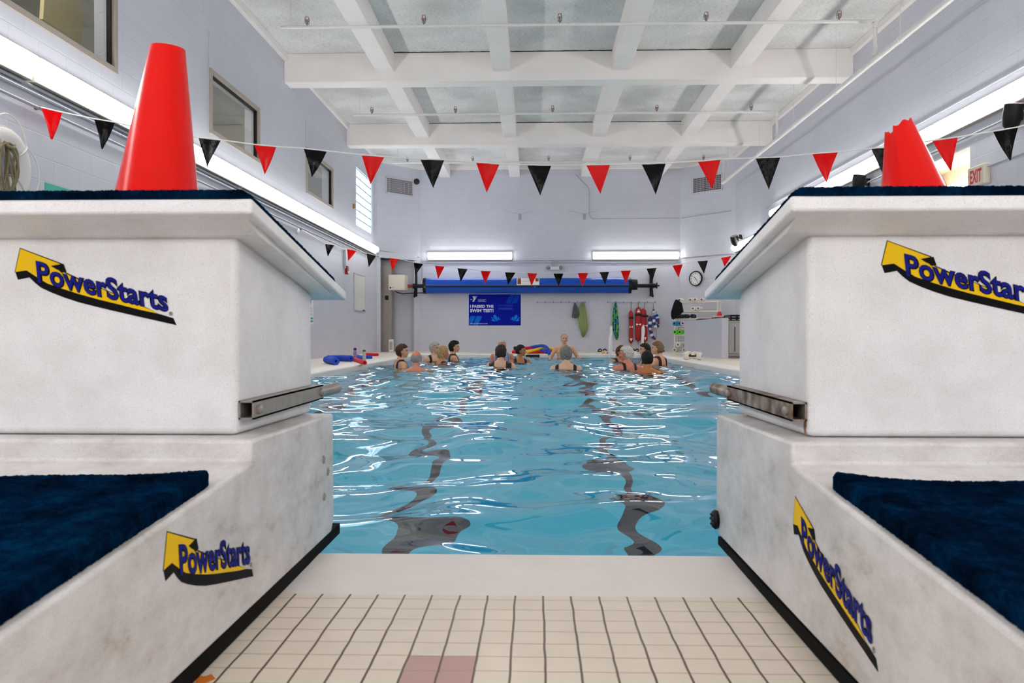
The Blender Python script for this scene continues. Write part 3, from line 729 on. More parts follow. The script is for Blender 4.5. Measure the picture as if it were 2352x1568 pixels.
pennant_string(14.6, [('B', (747, 560), (768, 563), (753, 589)), ('R', (797, 572), (819, 576), (799, 601)), ('B', (842, 582), (864, 587), (847, 613)), ('R', (894, 592), (916, 595), (901, 623)),
    ('B', (950, 603), (972, 606), (953, 632)), ('R', (999, 610), (1021, 612), (1006, 640)), ('B', (1051, 616), (1074, 618), (1058, 647)), ('R', (1104, 622), (1127, 623), (1114, 652)),
    ('B', (1160, 625), (1184, 626), (1167, 654)), ('R', (1211, 627), (1234, 628), (1221, 657)), ('B', (1271, 628), (1294, 628), (1283, 657)), ('R', (1327, 627), (1351, 627), (1338, 658)),
    ('B', (1377, 625), (1399, 624), (1390, 653)), ('R', (1426, 622), (1449, 621), (1438, 652)), ('B', (1485, 617), (1508, 615), (1498, 646)), ('R', (1545, 610), (1568, 607), (1559, 638)),
    ('B', (1602, 600), (1626, 598), (1617, 630)), ('R', (1656, 592), (1680, 588), (1664, 613))],
    (Vector((XL + .02, 14.6, 2.42)), Vector((XR - .02, 14.6, 2.35))), 'farther string of small looking pennants in front of the blue cover roller', 1.0)
# ================================================================== STARTING BLOCKS
def slab(mb, fn, nu, nv, th, seed=1, jit=.0012, round_c=0.0):
    """soft rug: fn(u, v) -> (x, y, z) of its underside"""
    rnd = random.Random(seed); N = (nu + 1) * (nv + 1)
    for top in (1, 0):
        for i in range(nv + 1):
            for j in range(nu + 1):
                u, v = j / nu, i / nv
                if round_c:
                    e = min(v, 1 - v) / round_c
                    if e < 1: k = round_c * (1 - sqrt(max(0, 1 - (1 - e) ** 2))) * .5; u = k + u * (1 - 2 * k)
                x, y, z = fn(u, v); edge = (i in (0, nv) or j in (0, nu))
                zz = z + (th * (.72 if edge else 1) if top else 0) + (rnd.uniform(-jit, jit) if top else 0)
                x += rnd.uniform(-jit, jit) * 1.2; y += rnd.uniform(-jit, jit) * 1.2
                mb.v.append((x, y, zz))
    q = lambda i, j: i * (nu + 1) + j
    for i in range(nv):
        for j in range(nu):
            mb.f.append((q(i, j), q(i, j + 1), q(i + 1, j + 1), q(i + 1, j))); mb.f.append((N + q(i, j), N + q(i + 1, j), N + q(i + 1, j + 1), N + q(i, j + 1))); mb.m += [0, 0]
    for i in range(nv):
        for j in (0, nu): mb.f.append((q(i, j), q(i + 1, j), N + q(i + 1, j), N + q(i, j))); mb.m.append(0)
    for j in range(nu):
        for i in (0, nv): mb.f.append((q(i, j), q(i, j + 1), N + q(i, j + 1), N + q(i, j))); mb.m.append(0)
    return mb
LOGO_BLACK = [(82, 368), (100, 420), (180, 405), (215, 440), (260, 475), (330, 507), (420, 542), (520, 574), (640, 604), (760, 632), (900, 664), (1040, 695), (1180, 727), (1160, 680), (1060, 650), (940, 625), (800, 590), (660, 556), (520, 518), (400, 480), (300, 445), (240, 410), (160, 358)]
LOGO_YEL = [(118, 212), (392, 316), (420, 375), (520, 425), (640, 470), (760, 520), (860, 560), (960, 605), (1060, 650), (940, 625), (800, 590), (660, 556), (520, 518), (400, 480), (300, 445), (240, 410), (160, 358), (82, 368)]
LOGO_YEL_RIM = [(114, 205), (400, 311), (430, 372), (560, 433), (760, 514), (960, 600), (1064, 652), (940, 625), (800, 590), (660, 556), (520, 518), (400, 480), (300, 445), (240, 410), (160, 362), (76, 370)]
LOGO_TIP = [(330, 328), (412, 314), (432, 368), (400, 374), (384, 358), (368, 352)]
def logo(parent, P3):
    """P3(px, py, d) -> local point; (px, py) is the decal's own drawing grid, d its height off the shell"""
    m = MB()
    m.prism(LOGO_YEL_RIM, .0001, .0004, P3, 1); m.prism(LOGO_YEL, .0001, .0007, P3, 0); m.prism(LOGO_BLACK, .0001, .0008, P3, 1); m.prism(LOGO_TIP, .0001, .0018, P3, 1)
    def tf(h, dd):
        def fn(u, v):
            x = 238 + u * 892 - v * 16; return P3(x, 436 + u * 198 - v * 146 * h, dd)
        return fn
    put_text(m, 'PowerStarts', tf(1.0, .0012), bold=.045, mi=1); put_text(m, 'PowerStarts', tf(1.0, .0016), bold=.014, mi=2)
    put_text(m, '®', lambda u, v: P3(1130 + u * 26, 662 - v * 26, .0012), bold=.01, mi=1)
    return m.build('logo_decal', [YEL, LBLK, LBLUE], parent, local=True, fix=False)
def side_prism(mb, poly, x0, x1, mi=0): return mb.prism(poly, x0, x1, lambda a, b, d: (d, a, b), mi)
Y0 = 1.3
zt = lambda y: .690 - (y - 1.26) * .181          # top of the sloping platform
def starting_block(cx, label):
    r = thing('starting_block', (cx, Y0, 0), label, 'starting block', 'starting blocks')
    L = lambda y: y - Y0
    base = side_prism(MB(), [(L(.42), .03), (L(.42), .19), (L(1.283), .264), (L(1.283), .30), (L(1.808), .292), (L(1.812), .05), (L(1.79), .024)], -.30, .30).build('base_shell', SCUF, r, local=True, bevel=.006, segs=3, smooth=True)
    gf, gz = (1.87, .026) if cx < 0 else (1.795, .020)
    side_prism(MB(), [(L(.44), 0.002), (L(.44), .03), (L(1.79), gz), (L(gf), gz), (L(gf), 0.002)], -.299, .299).build('base_gasket', RUBBER, r, local=True)
    yb0, yb1 = 1.345, 1.80
    side_prism(MB(), [(L(yb0), .300), (L(yb0), zt(yb0) - .03), (L(yb1), zt(yb1) - .025), (L(yb1), .294)], -.253, .253).build('pedestal', FIB, r, local=True, bevel=.012, segs=4, smooth=True)
    # platform: thin rounded lip with a thicker inset underside
    m = MB(); side_prism(m, [(L(1.258), zt(1.258) - .026), (L(1.262), zt(1.262)), (L(1.895), zt(1.895)), (L(1.90), zt(1.90) - .02), (L(1.88), zt(1.88) - .022)], -.309, .309)
    pl = m.build('platform', FIB, r, local=True, bevel=.005, segs=3, smooth=True)
    m = MB(); side_prism(m, [(L(1.28), zt(1.28) - .024), (L(1.33), zt(1.33) - .038), (L(1.80), zt(1.80) - .026), (L(1.86), zt(1.86) - .022)], -.294, .294)
    m.build('platform_underside', FIB, pl, local=True, bevel=.004)
    slab(MB(), lambda u, v: (-.300 + .600 * u, L(1.262 + .585 * v), zt(1.262 + .585 * v)), 260, 200, .0145, seed=int(cx * 100), jit=.0009, round_c=.05).build('platform_mat', CARPET, pl, local=True, smooth=True, fix=True)
    def stepf(u, v):
        y = .46 + (.635 + .075 * (2 * u - 1) ** 2) * v; wv = .004 * sin(u * 9 + cx * 5) * v ** 6
        return (-.288 + .576 * u, L(y), .264 - (1.283 - y) * .0857 + wv + .001)
    slab(MB(), stepf, 240, 240, .022, seed=int(cx * 77) + 3, jit=.0008, round_c=.07).build('step_mat', CARPET, base, local=True, smooth=True, fix=True)
    # backstroke grip bars on both flanks
    for s in (-1, 1):
        m = MB(); xa = s * .253
        m.bb(xa, xa + s * .003, L(1.35), L(1.84), .326, .358); m.bb(xa, xa + s * .026, L(1.35), L(1.80), .355, .358); m.bb(xa, xa + s * .026, L(1.35), L(1.80), .326, .329); m.bb(xa + s * .023, xa + s * .026, L(1.35), L(1.80), .326, .358)
        bar = m.build('grip_bracket', RUST if cx > 0 else STEEL, r, local=True)
        MB().tube([(xa + s * .018, L(1.78), .342), (xa + s * .022, L(1.86), .342), (xa + s * .022, L(1.935), .342)], .0135, 16, caps=False).tube([(xa + s * .022, L(1.935), .342), (xa + s * .018, L(1.80), .342)], .011, 16).build('grip_tube', RUST if cx > 0 else STEEL, bar, local=True, smooth=True)
        for yy in (1.372, 1.775): MB().lathe([(.008, 0), (.008, .005), (.004, .008)] if s > 0 else [(.008, 0), (.008, -.005), (.004, -.008)], (xa + s * .026, L(yy), .342), 'X', n=10).build('bolt', STEEL, bar, local=True, smooth=True)
        # fastening screws near the front of the base
        if (cx < 0 and s > 0):
            for yy, zz in ((1.72, .20), (1.755, .168), (1.725, .118)):
                MB().lathe([(.009, 0), (.009, .002), (.005, .0035), (.002, .001)], (.300, L(yy), zz), 'X', n=12).build('screw', GALV, base, local=True, smooth=True)
    # decals: the swimmer-side of the pedestal back and the inner flank of the base
    s_ = .000255
    logo(r, lambda a, b, d: (-.132 + (a - 82) * s_, L(1.345) - d, .619 + (.008 if cx > 0 else 0) - (b - 212) * s_))
    s2 = .000285
    if cx < 0: logo(r, lambda a, b, d: (.300 + d, L(.972 + (a - 82) * s2), .224 - (b - 212) * s2))
    else:
        logo(r, lambda a, b, d: (-.300 - d, L(1.272 - (a - 82) * s2), .216 - (b - 212) * s2))
        m = MB().lathe([(.020, 0), (.022, -.006), (.018, -.012), (.008, -.014), (.0, -.012)], (-.300, L(1.793), .058), 'X', n=18)
        for k in range(6): m.box((-.3135, L(1.793) + .012 * cos(k * pi / 3), .058 + .012 * sin(k * pi / 3)), (.004, .004, .004))
        m.build('drain_knob', BLACK, base, local=True, smooth=True)
        st = [(1.352, .325), (1.362, .326), (1.366, .318), (1.361, .306), (1.362, .302), (1.354, .302), (1.356, .312), (1.351, .318)]
        MB().prism(st, .0002, .0006, lambda a, b, d: (-.253 - d, L(a), b)).build('rust_stain', mat('rust', (150, 96, 44), .8), r, local=True)
    return r
starting_block(-.76, 'left white starting block with navy carpet mats and a tall orange cone on it')
starting_block(.71, 'right white starting block with rusty grip bar and a broken topped cone on it')

# ------------------------------------------------------------------ cones
def cone(x, y, h, r0, r1, rotx, roty, label, top):
    z = zt(y) + .0145
    r = thing('traffic_cone', (x, y, z), label, 'traffic cone', 'orange cones on the starting blocks')
    n = 64; prof = [(r0 + .012, .0), (r0 + .012, .012), (r0, .02)] + [(r0 + (r1 - r0) * t, .02 + (h - .02) * t) for t in np.linspace(.04, 1, 24)]
    vs = []
    for q, (rr, hh) in enumerate(prof):
        for k in range(n):
            a = 2 * pi * k / n; e = top(a) * max(0, (q - 14) / (len(prof) - 15)) if q > 14 else 0
            vs.append((rr * cos(a), rr * sin(a), hh + e))
    inner = [(rr - .003, hh) for rr, hh in prof[::-1][:18]]
    for q, (rr, hh) in enumerate(inner):
        for k in range(n):
            a = 2 * pi * k / n; vs.append((rr * cos(a), rr * sin(a), hh + (top(a) * max(0, 1 - q / 11)) - .001))
    fs = []; R_ = len(prof) + len(inner)
    for i in range(R_ - 1):
        for k in range(n): fs.append((i * n + k, i * n + (k + 1) % n, (i + 1) * n + (k + 1) % n, (i + 1) * n + k))
    MB().add(vs, fs).build('cone_body', ORANGE, r, local=True, smooth=True)
    MB().bb(-r0 * 1.35, r0 * 1.35, -r0 * 1.35, r0 * 1.35, 0, .012).build('cone_base', ORANGE, r, local=True, bevel=.005)
    r.rotation_euler = (rotx, roty, 0)
cone(-.774, 1.60, .446, .092, .035, radians(-10.3), radians(-0.9), 'tall whole orange cone standing on the left starting block', lambda a: .009 * cos(a - pi * .62))
def broken(a):
    return .008 * cos(a) + (-.016 if 2.3 < (a % (2 * pi)) < 3.0 else 0) + .003 * sin(a * 7) + (-.012 if 3.5 < a < 3.9 else 0)
cone(.772, 1.60, .258, .083, .027, radians(-10.3), radians(-7.5), 'short orange cone with a broken top on the right starting block', broken)

# ================================================================== LEFT WALL THINGS
r = thing('life_ring', (XL + .06, 6.29, 1.84), 'white life ring hung on the left wall under the pennant hook', 'life ring')
m = MB(); R1, R2 = .205, .105
V = []; nf = 40
for i in range(nf):
    a = 2 * pi * i / nf
    for j in range(14):
        b = 2 * pi * j / 14; rr = R1 + R2 * cos(b); V.append((XL + .075 + .055 * sin(b), 6.29 + rr * cos(a), 1.84 + rr * sin(a)))
m.add(V, [(i * 14 + j, ((i + 1) % nf) * 14 + j, ((i + 1) % nf) * 14 + (j + 1) % 14, i * 14 + (j + 1) % 14) for i in range(nf) for j in range(14)])
m.build('ring', mat('ring_white', (232, 230, 226), .5), r, smooth=True)
for a in (40, 130, 220, 310):
    a = radians(a); MB().tube([(XL + .075 + .060 * sin(b), 6.29 + (R1 + .110 * cos(b)) * cos(a), 1.84 + (R1 + .110 * cos(b)) * sin(a)) for b in np.linspace(0, 2 * pi, 15)], .009, 6).build('strap', mat('ring_strap', (214, 212, 208), .6), r)
pts = []
for t in np.linspace(radians(40), radians(130), 14): k = (t - radians(40)) / radians(90); pts.append((XL + .10, 6.29 + (.305 + .10 * sin(k * pi)) * cos(t), 1.84 + (.305 + .10 * sin(k * pi)) * sin(t)))
pts2 = [(p[0], p[1], p[2]) for p in pts]
MB().tube(pts2, .007, 6).tube([(XL + .10, 6.29 + (.305 + .10 * sin(k * pi)) * cos(radians(-50) + k * radians(90)), 1.84 + (.305 + .10 * sin(k * pi)) * sin(radians(-50) + k * radians(90))) for k in np.linspace(0, 1, 14)], .007, 6).build('grab_rope', CORD, r, smooth=True)
m = MB(); rnd = random.Random(4)
for i in range(9):
    w_ = .035 + .012 * i; y0_ = 6.17; z0_ = 1.98; h_ = .42 + rnd.uniform(-.04, .05)
    pp = []
    for t in np.linspace(0, 2 * pi, 26): pp.append((XL + .15 + .02 * sin(i + t * 2) + .004 * i, y0_ + w_ * sin(t) * (1 + .2 * sin(2 * t + i)) + .008 * sin(i * 3), z0_ - h_ / 2 + h_ / 2 * cos(t)))
    m.tube(pp, .009, 6)
m.tube([(XL + .19, 6.11, 1.98), (XL + .21, 6.14, 1.95), (XL + .21, 6.20, 1.95), (XL + .19, 6.24, 1.98)], .012, 6); m.tube([(XL + .17, 6.23, 1.60), (XL + .16, 6.25, 1.47), (XL + .14, 6.28, 1.30)], .009, 6)
tag(m.build('throw_rope', mat('tan_rope', (150, 138, 112), .9, bump=.5, bump_scale=160), smooth=True), 'tan coiled throw rope hanging over the life ring', 'rope')
r = thing('wall_sign', (XL, 7.45, 1.2), 'teal sign on the left wall half hidden behind the left block mat', 'sign')
MB().bb(XL, XL + .008, 6.93, 8.0, 1.15, 1.82).build('board', mat('teal_sign', (74, 190, 170), .5), r)
put_text(MB(), 'W', lambda u, v: (XL + .0095, 7.26 + u * .14, 1.66 + v * .10), bold=.03).build('lettering', WHITE, r, fix=False)
r = thing('notice_sheet', (XL, 15.27, .7), 'white portrait notice with teal bars on the left wall beside the left block', 'notice')
MB().bb(XL, XL + .006, 15.03, 15.46, .68, 1.22).build('sheet', WHITE, r)
m = MB()
for z_, h_ in ((.72, .035), (.775, .035)): m.bb(XL + .006, XL + .008, 15.08, 15.42, z_, z_ + h_)
m.build('teal_bar', mat('teal_ink', (30, 150, 165), .5), r)
m = MB(); m.lathe([(.07, .006), (.07, .0085)], (XL, 15.25, 1.13), 'X', n=20); m.build('symbol', mat('sky_ink', (120, 180, 215), .5), r)
m = MB()
for k in range(9): m.bb(XL + .006, XL + .0075, 15.12, 15.38 - .05 * (k % 3), .86 + k * .02, .866 + k * .02)
m.build('printed_line', mat('grey_ink', (150, 152, 158), .6), r)
r = thing('whiteboard', (XL, 19.56, 1.06), 'white marker board on the left wall before the recess', 'whiteboard')
MB().bb(XL, XL + .015, 18.95, 20.15, 1.08, 1.94).build('board', mat('board_white', (236, 236, 230), .25), r)
m = MB()
for a, b, c, e in ((18.93, 20.17, 1.06, 1.08), (18.93, 20.17, 1.94, 1.96), (18.93, 18.96, 1.06, 1.96), (20.14, 20.17, 1.06, 1.96)): m.bb(XL, XL + .022, a, b, c, e)
m.bb(XL, XL + .06, 19.0, 20.1, 1.055, 1.065); m.build('frame', mat('alu', (190, 190, 192), .35, metal=.6), r)
tag(MB().tube([(XL + .045, 19.82, 1.085), (XL + .045, 19.96, 1.085)], .017, 8).build('marker_pen', mat('pen_blue', (24, 34, 100), .4)), 'blue marker lying on the whiteboard ledge', 'marker')
r = thing('fire_alarm', (XL, 18.15, 1.86), 'small red fire alarm on the left wall beside the short conduit', 'alarm')
MB().bb(XL, XL + .06, 18.07, 18.22, 1.86, 2.05).build('housing', mat('alarm_red', (170, 20, 26), .4), r, bevel=.01)
MB().lathe([(.03, .06), (.03, .075), (.01, .085)], (XL, 18.145, 1.90), 'X', n=12).build('strobe', WHITE, r)
r = thing('wall_horn', (XL, 14.4, 2.3), 'small white round sounder on the left wall under the conduits', 'alarm')
MB().lathe([(.05, 0), (.055, .03), (.03, .05), (.0, .055)], (XL, 14.4, 2.36), 'X', n=16).build('sounder', WHITE, r, smooth=True)
p = at(811, 472, X=XL)
tag(MB().bb(XL, XL + .05, p.y - .05, p.y + .05, p.z - .08, p.z + .04).build('junction_box', mat('brass', (168, 140, 84), .4, metal=.5), bevel=.008), 'small brass box on the left wall beside the glass blocks', 'junction box')
# duct column, heater and controls in the recess
xa, xb = at(875, 700, Y=22.4).x, at(900, 700, Y=22.4).x
r = thing('duct_column', ((xa + xb) / 2, 22.5, 0), 'tall grey metal duct standing in the recess at the far left', 'duct')
MB().bb(xa, xb, 22.38, 22.68, 0, 2.6).build('duct', GALV, r, bevel=.02)
MB().bb(xa - .01, xb + .01, 22.36, 22.70, 1.28, 1.30).build('joint_band', GALV, r); MB().bb(xa - .01, xb + .01, 22.36, 22.70, 1.95, 1.97).build('joint_band', GALV, r)
MB().bb(xa + .12, xa + .22, 22.365, 22.38, 1.46, 1.58).build('switch', BLACK, r)
p1, p2 = at(896, 806, Y=22.0), at(903, 779, Y=22.0)
r = thing('heater', (p1.x, 21.95, 0), 'small white heater standing at the foot of the grey duct', 'heater')
MB().bb(p1.x - .01, p2.x + .03, 21.85, 21.94, 0, p2.z).build('case', WHITE, r, bevel=.01)
MB().bb(p1.x + .01, p2.x + .01, 21.845, 21.852, .06, p2.z - .06).build('grille', mat('heater_grille', (186, 172, 158), .6), r)
r = thing('control_box', (-3.82, 22.2, 1.71), 'cream control box beside the blue cover roller', 'control box')
MB().bb(-4.06, -3.60, 22.0, 22.2, 1.71, 2.14).build('case', CREAM, r, bevel=.02, smooth=True)
MB().bb(-4.05, -3.57, 22.2, 22.3, 1.72, 2.13).build('back_case', CREAM, r, bevel=.01)
m = MB().lathe([(.025, 0), (.02, -.01)], (-4.0, 22.0, 1.78), 'Y', n=10); m.build('logo_dot', BLACK, r)
m = MB()
for z_ in (1.77, 1.79): m.bb(-3.95, -3.90, 21.997, 22.0, z_, z_ + .008)
m.build('printed_line', mat('grey_ink2', (150, 150, 150), .6), r)
MB().tube([(-3.9, 22.15, 1.71), (-3.85, 22.2, 1.66), (-3.7, 22.3, 1.63), (-3.45, 22.5, 1.66), (-3.2, YB - .04, 1.68)], .014, 8).build('cable', BLACK, r, smooth=True)

# ================================================================== BLUE COVER ROLLER
r = thing('cover_roller', (-.2, 22.45, 1.6), 'long blue covered roller mounted on black brackets across the back wall', 'pool cover roller')
yc, zc, R0 = 22.45, 1.852, .222
def rollprof(x0, x1, mi, m, R=R0, n=40):
    vs = []
    N = 28
    for i in range(N + 1):
        x = x0 + (x1 - x0) * i / N
        for k in range(n):
            a = 2 * pi * k / n; rr = R * (1 + .012 * sin(x * 5 + a * 2)) * (1.0 if sin(a) > -.2 else 1.0 - .05 * (sin(a) + .2) * -1)
            vs.append((x, yc + rr * cos(a), zc + rr * sin(a)))
    fs = [(i * n + k, (i + 1) * n + k, (i + 1) * n + (k + 1) % n, i * n + (k + 1) % n) for i in range(N) for k in range(n)] + [tuple(range(n)), tuple(N * n + k for k in range(n))[::-1]]
    m.add(vs, fs, mi)
m = MB(); rollprof(-3.1, 2.66, 0, m); m.build('cover', TARP, r, smooth=True)
MB().bb(-3.1, 2.66, yc - R0 - .012, yc - R0 + .03, zc - .05, zc - .005).build('black_strip', BLACK, r)
m = MB(); rollprof(-3.14, -3.06, 0, m, R0 + .006); m.build('end_band', BLACK, r, smooth=True); m = MB(); rollprof(2.62, 2.70, 0, m, R0 + .006); m.build('end_band', BLACK, r, smooth=True)
m = MB(); rnd = random.Random(2)
for k in range(16): m.tube([(2.68 + .02 * (k % 10), yc + .13 * cos(t), zc + .03 + .135 * sin(t) + rnd.uniform(-.004, .004)) for t in np.linspace(0, 2 * pi, 15)], .018, 6)
m.build('strap_bundle', mat('dark_web', (30, 28, 34), .8), r)
MB().tube([(-3.42, yc, zc), (-3.05, yc, zc)], .055, 14).tube([(2.6, yc, zc), (3.42, yc, zc)], .055, 14).build('axle', BLACK, r, smooth=True)
for x, l in ((-3.40, 0), (3.31, 1)):
    m = MB().bb(x - .04, x + .04, YB - .14, YB - .02, 1.57, 2.28); m.bb(x - .035, x + .035, yc - .06, YB - .02, zc - .05, zc + .05)
    m.box((x, YB - .25, 1.72), (.05, .05, .45), rot=Matrix.Rotation(radians(-38), 3, 'X')); m.lathe([(.07, -.05), (.07, .05)], (x, yc, zc), 'X', n=14)
    m.build('bracket', BLACK, r, bevel=.006)
MB().lathe([(.045, -3.60), (.05, -3.56), (.05, -3.50), (.03, -3.47)], (0, yc, zc), 'X', n=14).build('coupling', mat('coupling_red', (196, 64, 48), .5), r, smooth=True)
MB().tube([(3.42, yc, zc), (3.5, yc, zc)], .02, 8).box((3.42, yc, zc), (.02, .16, .16)).build('crank_hub', BLACK, r)
m = MB(); N = 12
def onroll(u, x0, x1, lift, a0=radians(103), a1=radians(172)):
    pass
def patch(m, x0, x1, a0, a1, lift, mi):
    vs = []; n = 10
    for i in range(n + 1):
        a = a0 + (a1 - a0) * i / n; R = R0 * 1.014 + lift
        vs += [(x0, yc + R * cos(a), zc + R * sin(a)), (x1, yc + R * cos(a), zc + R * sin(a))]
    m.add(vs, [(2 * i, 2 * i + 1, 2 * i + 3, 2 * i + 2) for i in range(n)], mi)
patch(m, -.50, .13, radians(112), radians(178), .002, 0); patch(m, -.48, -.38, radians(116), radians(172), .004, 1); patch(m, .02, .11, radians(116), radians(150), .004, 1)
for k in range(4): patch(m, -.33, -.02, radians(126 + 8 * k), radians(127.5 + 8 * k), .004, 2)
m.build('warning_label', [WHITE, mat('label_brown', (150, 76, 40), .6), mat('label_ink', (170, 160, 160), .6)], r, fix=False)
m = MB()
for x in (-3.08, .0): m.tube([(x + .02 * cos(t), yc - R0 - .016, zc - .04 + .02 * sin(t)) for t in np.linspace(0, 2 * pi, 13)], .004, 5)
m.build('grommet', STEEL, r)

# ------------------------------------------------------------------ banner
r = thing('banner', (-1.14, YB, .75), 'blue banner about passing the swim test on the back wall', 'banner')
bx0, bx1, bz0, bz1 = -1.89, -.40, .746, 1.635
MB().bb(bx0, bx1, YB - .008, YB - .001, bz0, bz1).build('sheet', mat('banner_blue', (0, 22, 166), .6, spec=.12), r)
BW, BH = bx1 - bx0, bz1 - bz0
bp = lambda a, b, d=.001: (bx0 + BW * a, YB - .008 - d, bz1 - BH * b)     # a, b in 0..1 of the sheet
cx_ = lambda x: (x - 262) / 1738; cy_ = lambda y: (y - 236) / 1038
pf = lambda a, b, d: bp(cx_(a), cy_(b), d)
BMID, BLIT = mat('banner_mid', (0, 70, 196), .6, spec=.12), mat('banner_light', (0, 112, 222), .6, spec=.12)
for poly, mm in (([(1650, 238), (1800, 238), (1660, 545), (1530, 545), (1515, 480)], BMID), ([(1830, 238), (1975, 238), (1960, 330), (1860, 540), (1700, 540)], BMID), ([(330, 960), (490, 960), (370, 1240), (275, 1270), (275, 1080)], BLIT), ([(520, 960), (690, 960), (690, 1010), (570, 1270), (400, 1270)], BLIT)):
    MB().prism(poly, .0003, .0008, pf).build('ribbon_graphic', mm, r, fix=False)
m = MB()
def drop(cx, cy, L_, W_, ang):
    P_ = []
    for k in range(20):
        t = 2 * pi * k / 20; x = cos(t); y = sin(t) * (1 + x) / 2 * 1.1
        X = x * L_ / 2; Y_ = y * W_ / 1.6; P_.append((cx + X * cos(ang) - Y_ * sin(ang), cy + X * sin(ang) + Y_ * cos(ang)))
    m.prism(P_, .0003, .0009, pf)
for mir, ox in ((1, 0), (-1, 2980)):
    for (a, b, l, w_, an) in ((1170, 1040, 260, 120, -118), (1110, 1110, 170, 80, -160), (1060, 1035, 110, 40, -150), (1250, 1060, 140, 70, -88), (1300, 1080, 80, 28, -70)):
        an = radians(an)
        drop(ox + mir * a, b, l, w_, an if mir > 0 else pi - an)
m.build('splash_graphic', mat('splash_blue', (18, 134, 250), .6, spec=.12), r, fix=False)
m = MB()
m.prism([(380, 296), (452, 296), (492, 375), (430, 484), (385, 484), (425, 392)], .0004, .0012, pf, 0); m.prism([(462, 296), (545, 296), (505, 372), (492, 372)], .0004, .0014, pf, 1)
put_text(m, 'the', lambda u, v: pf(312 + u * 76, 420 - v * 34, .0012), bold=.02)
for k, t in enumerate(('FOR YOUTH DEVELOPMENT', 'FOR HEALTHY LIVING', 'FOR SOCIAL RESPONSIBILITY')): put_text(m, t, lambda u, v, k=k: pf(574 + u * (276, 210, 276)[k], 421 + 31 * k - v * 22, .0012))
put_text(m, 'I PASSED THE', lambda u, v: pf(306 + u * 784, 676 - v * 88, .0012), bold=.035); put_text(m, 'SWIM TEST!', lambda u, v: pf(306 + u * 784, 830 - v * 106, .0012), bold=.035)
put_text(m, 'YMCA OF THE NORTH SHORE', lambda u, v: pf(310 + u * 580, 1234 - v * 30, .0012), bold=.02)
m.build('lettering', [mat('banner_white', (244, 246, 255), .5), mat('banner_pale', (190, 200, 236), .5)], r, fix=False)
m = MB()
put_text(m, "I'M A STRONG", lambda u, v: pf(1262 + u * 476, 636 - v * 50, .0012)); put_text(m, 'SWIMMER!', lambda u, v: pf(1254 + u * 482, 750 - v * 70, .0012), bold=.012)
m.build('pale_lettering', mat('banner_text_blue', (36, 96, 224), .5), r, fix=False)

# ------------------------------------------------------------------ hook rails, towels, bags
def rail(x0, x1, label):
    r = thing('hook_rail', ((x0 + x1) / 2, YB, 1.38), label, 'hook rail', 'hook rails on the back wall')
    m = MB().bb(x0, x1, YB - .02, YB, 1.385, 1.405); m.build('rail', mat('rail_paint', (176, 178, 188), .5), r)
    m = MB(); n = int((x1 - x0) / .24) + 1
    for i in range(n + 1):
        x = x0 + .03 + (x1 - x0 - .06) * i / n; m.tube([(x, YB - .02, 1.40), (x, YB - .06, 1.385), (x, YB - .075, 1.41), (x, YB - .07, 1.43)], .006, 6)
    m.build('hook', mat('hook_dark', (70, 66, 66), .5), r)
rail(.05, 1.47, 'thin hook rail on the back wall holding the green towel'); rail(2.05, 3.46, 'thin hook rail on the back wall holding the rescue tubes')
def towel(name, px, rows, m_, label, cat, folds=5, y=YB - .07, depth=.035):
    """rows: (y_px, left_px, right_px) down the cloth"""
    mb = MB(); n = 28; rnd = random.Random(len(label)); ph = rnd.uniform(0, 6)
    rows2 = []
    for k in range(len(rows) - 1):
        for s in range(5):
            t = s / 5; rows2.append(tuple(rows[k][q] * (1 - t) + rows[k + 1][q] * t for q in range(3)))
    rows2.append(rows[-1])
    for back in (0, 1):
        for i, (py, l, rr) in enumerate(rows2):
            v = i / (len(rows2) - 1); A = at(l, py, Y=y); B = at(rr, py, Y=y)
            for j in range(n + 1):
                u = j / n; dpt = depth * (.35 + .65 * v) * sin(u * folds * pi * 2 + ph + v * 1.2) * .5
                p = A * (1 - u) + B * u; mb.v.append((p.x, y + dpt - .02 + back * .012 * (1 if 0 < j < n else .5), p.z + .012 * sin(u * 7 + ph) * v))
    Rn = len(rows2); q = lambda b, i, j: b * Rn * (n + 1) + i * (n + 1) + j
    for i in range(Rn - 1):
        for j in range(n):
            mb.f += [(q(0, i, j), q(0, i, j + 1), q(0, i + 1, j + 1), q(0, i + 1, j)), (q(1, i, j), q(1, i + 1, j), q(1, i + 1, j + 1), q(1, i, j + 1))]; mb.m += [0, 0]
        for j in (0, n): mb.f.append((q(0, i, j), q(0, i + 1, j), q(1, i + 1, j), q(1, i, j))); mb.m.append(0)
    for j in range(n):
        for i in (0, Rn - 1): mb.f.append((q(0, i, j), q(0, i, j + 1), q(1, i, j + 1), q(1, i, j))); mb.m.append(0)
    return tag(mb.build(name, m_, smooth=True), label, cat)
def stripy(name, c1, c2, sc, dist):
    m = mat(name, c1, .9, spec=.1); nt, b = nodes_of(m)
    tc = nt.nodes.new('ShaderNodeTexCoord'); wv = nt.nodes.new('ShaderNodeTexWave'); wv.inputs['Scale'].default_value = sc; wv.inputs['Distortion'].default_value = dist; wv.inputs['Detail Scale'].default_value = 3
    nt.links.new(tc.outputs['Object'], wv.inputs['Vector']); r_ = rampn(nt, [(.42, srgb(*c1)), (.55, srgb(*c2))]); nt.links.new(wv.outputs['Fac'], r_.inputs[0]); nt.links.new(r_.outputs[0], b.inputs['Base Color']); return m
towel('towel', 0, [(693, 1337, 1342), (702, 1332, 1344), (715, 1330, 1347), (735, 1328, 1350), (752, 1330, 1352), (760, 1334, 1349), (770, 1336, 1344), (774, 1338, 1341)], stripy('green_towel', (140, 160, 100), (176, 190, 138), 14, 1.5), 'pale green striped towel hanging on the back wall rail', 'towel')
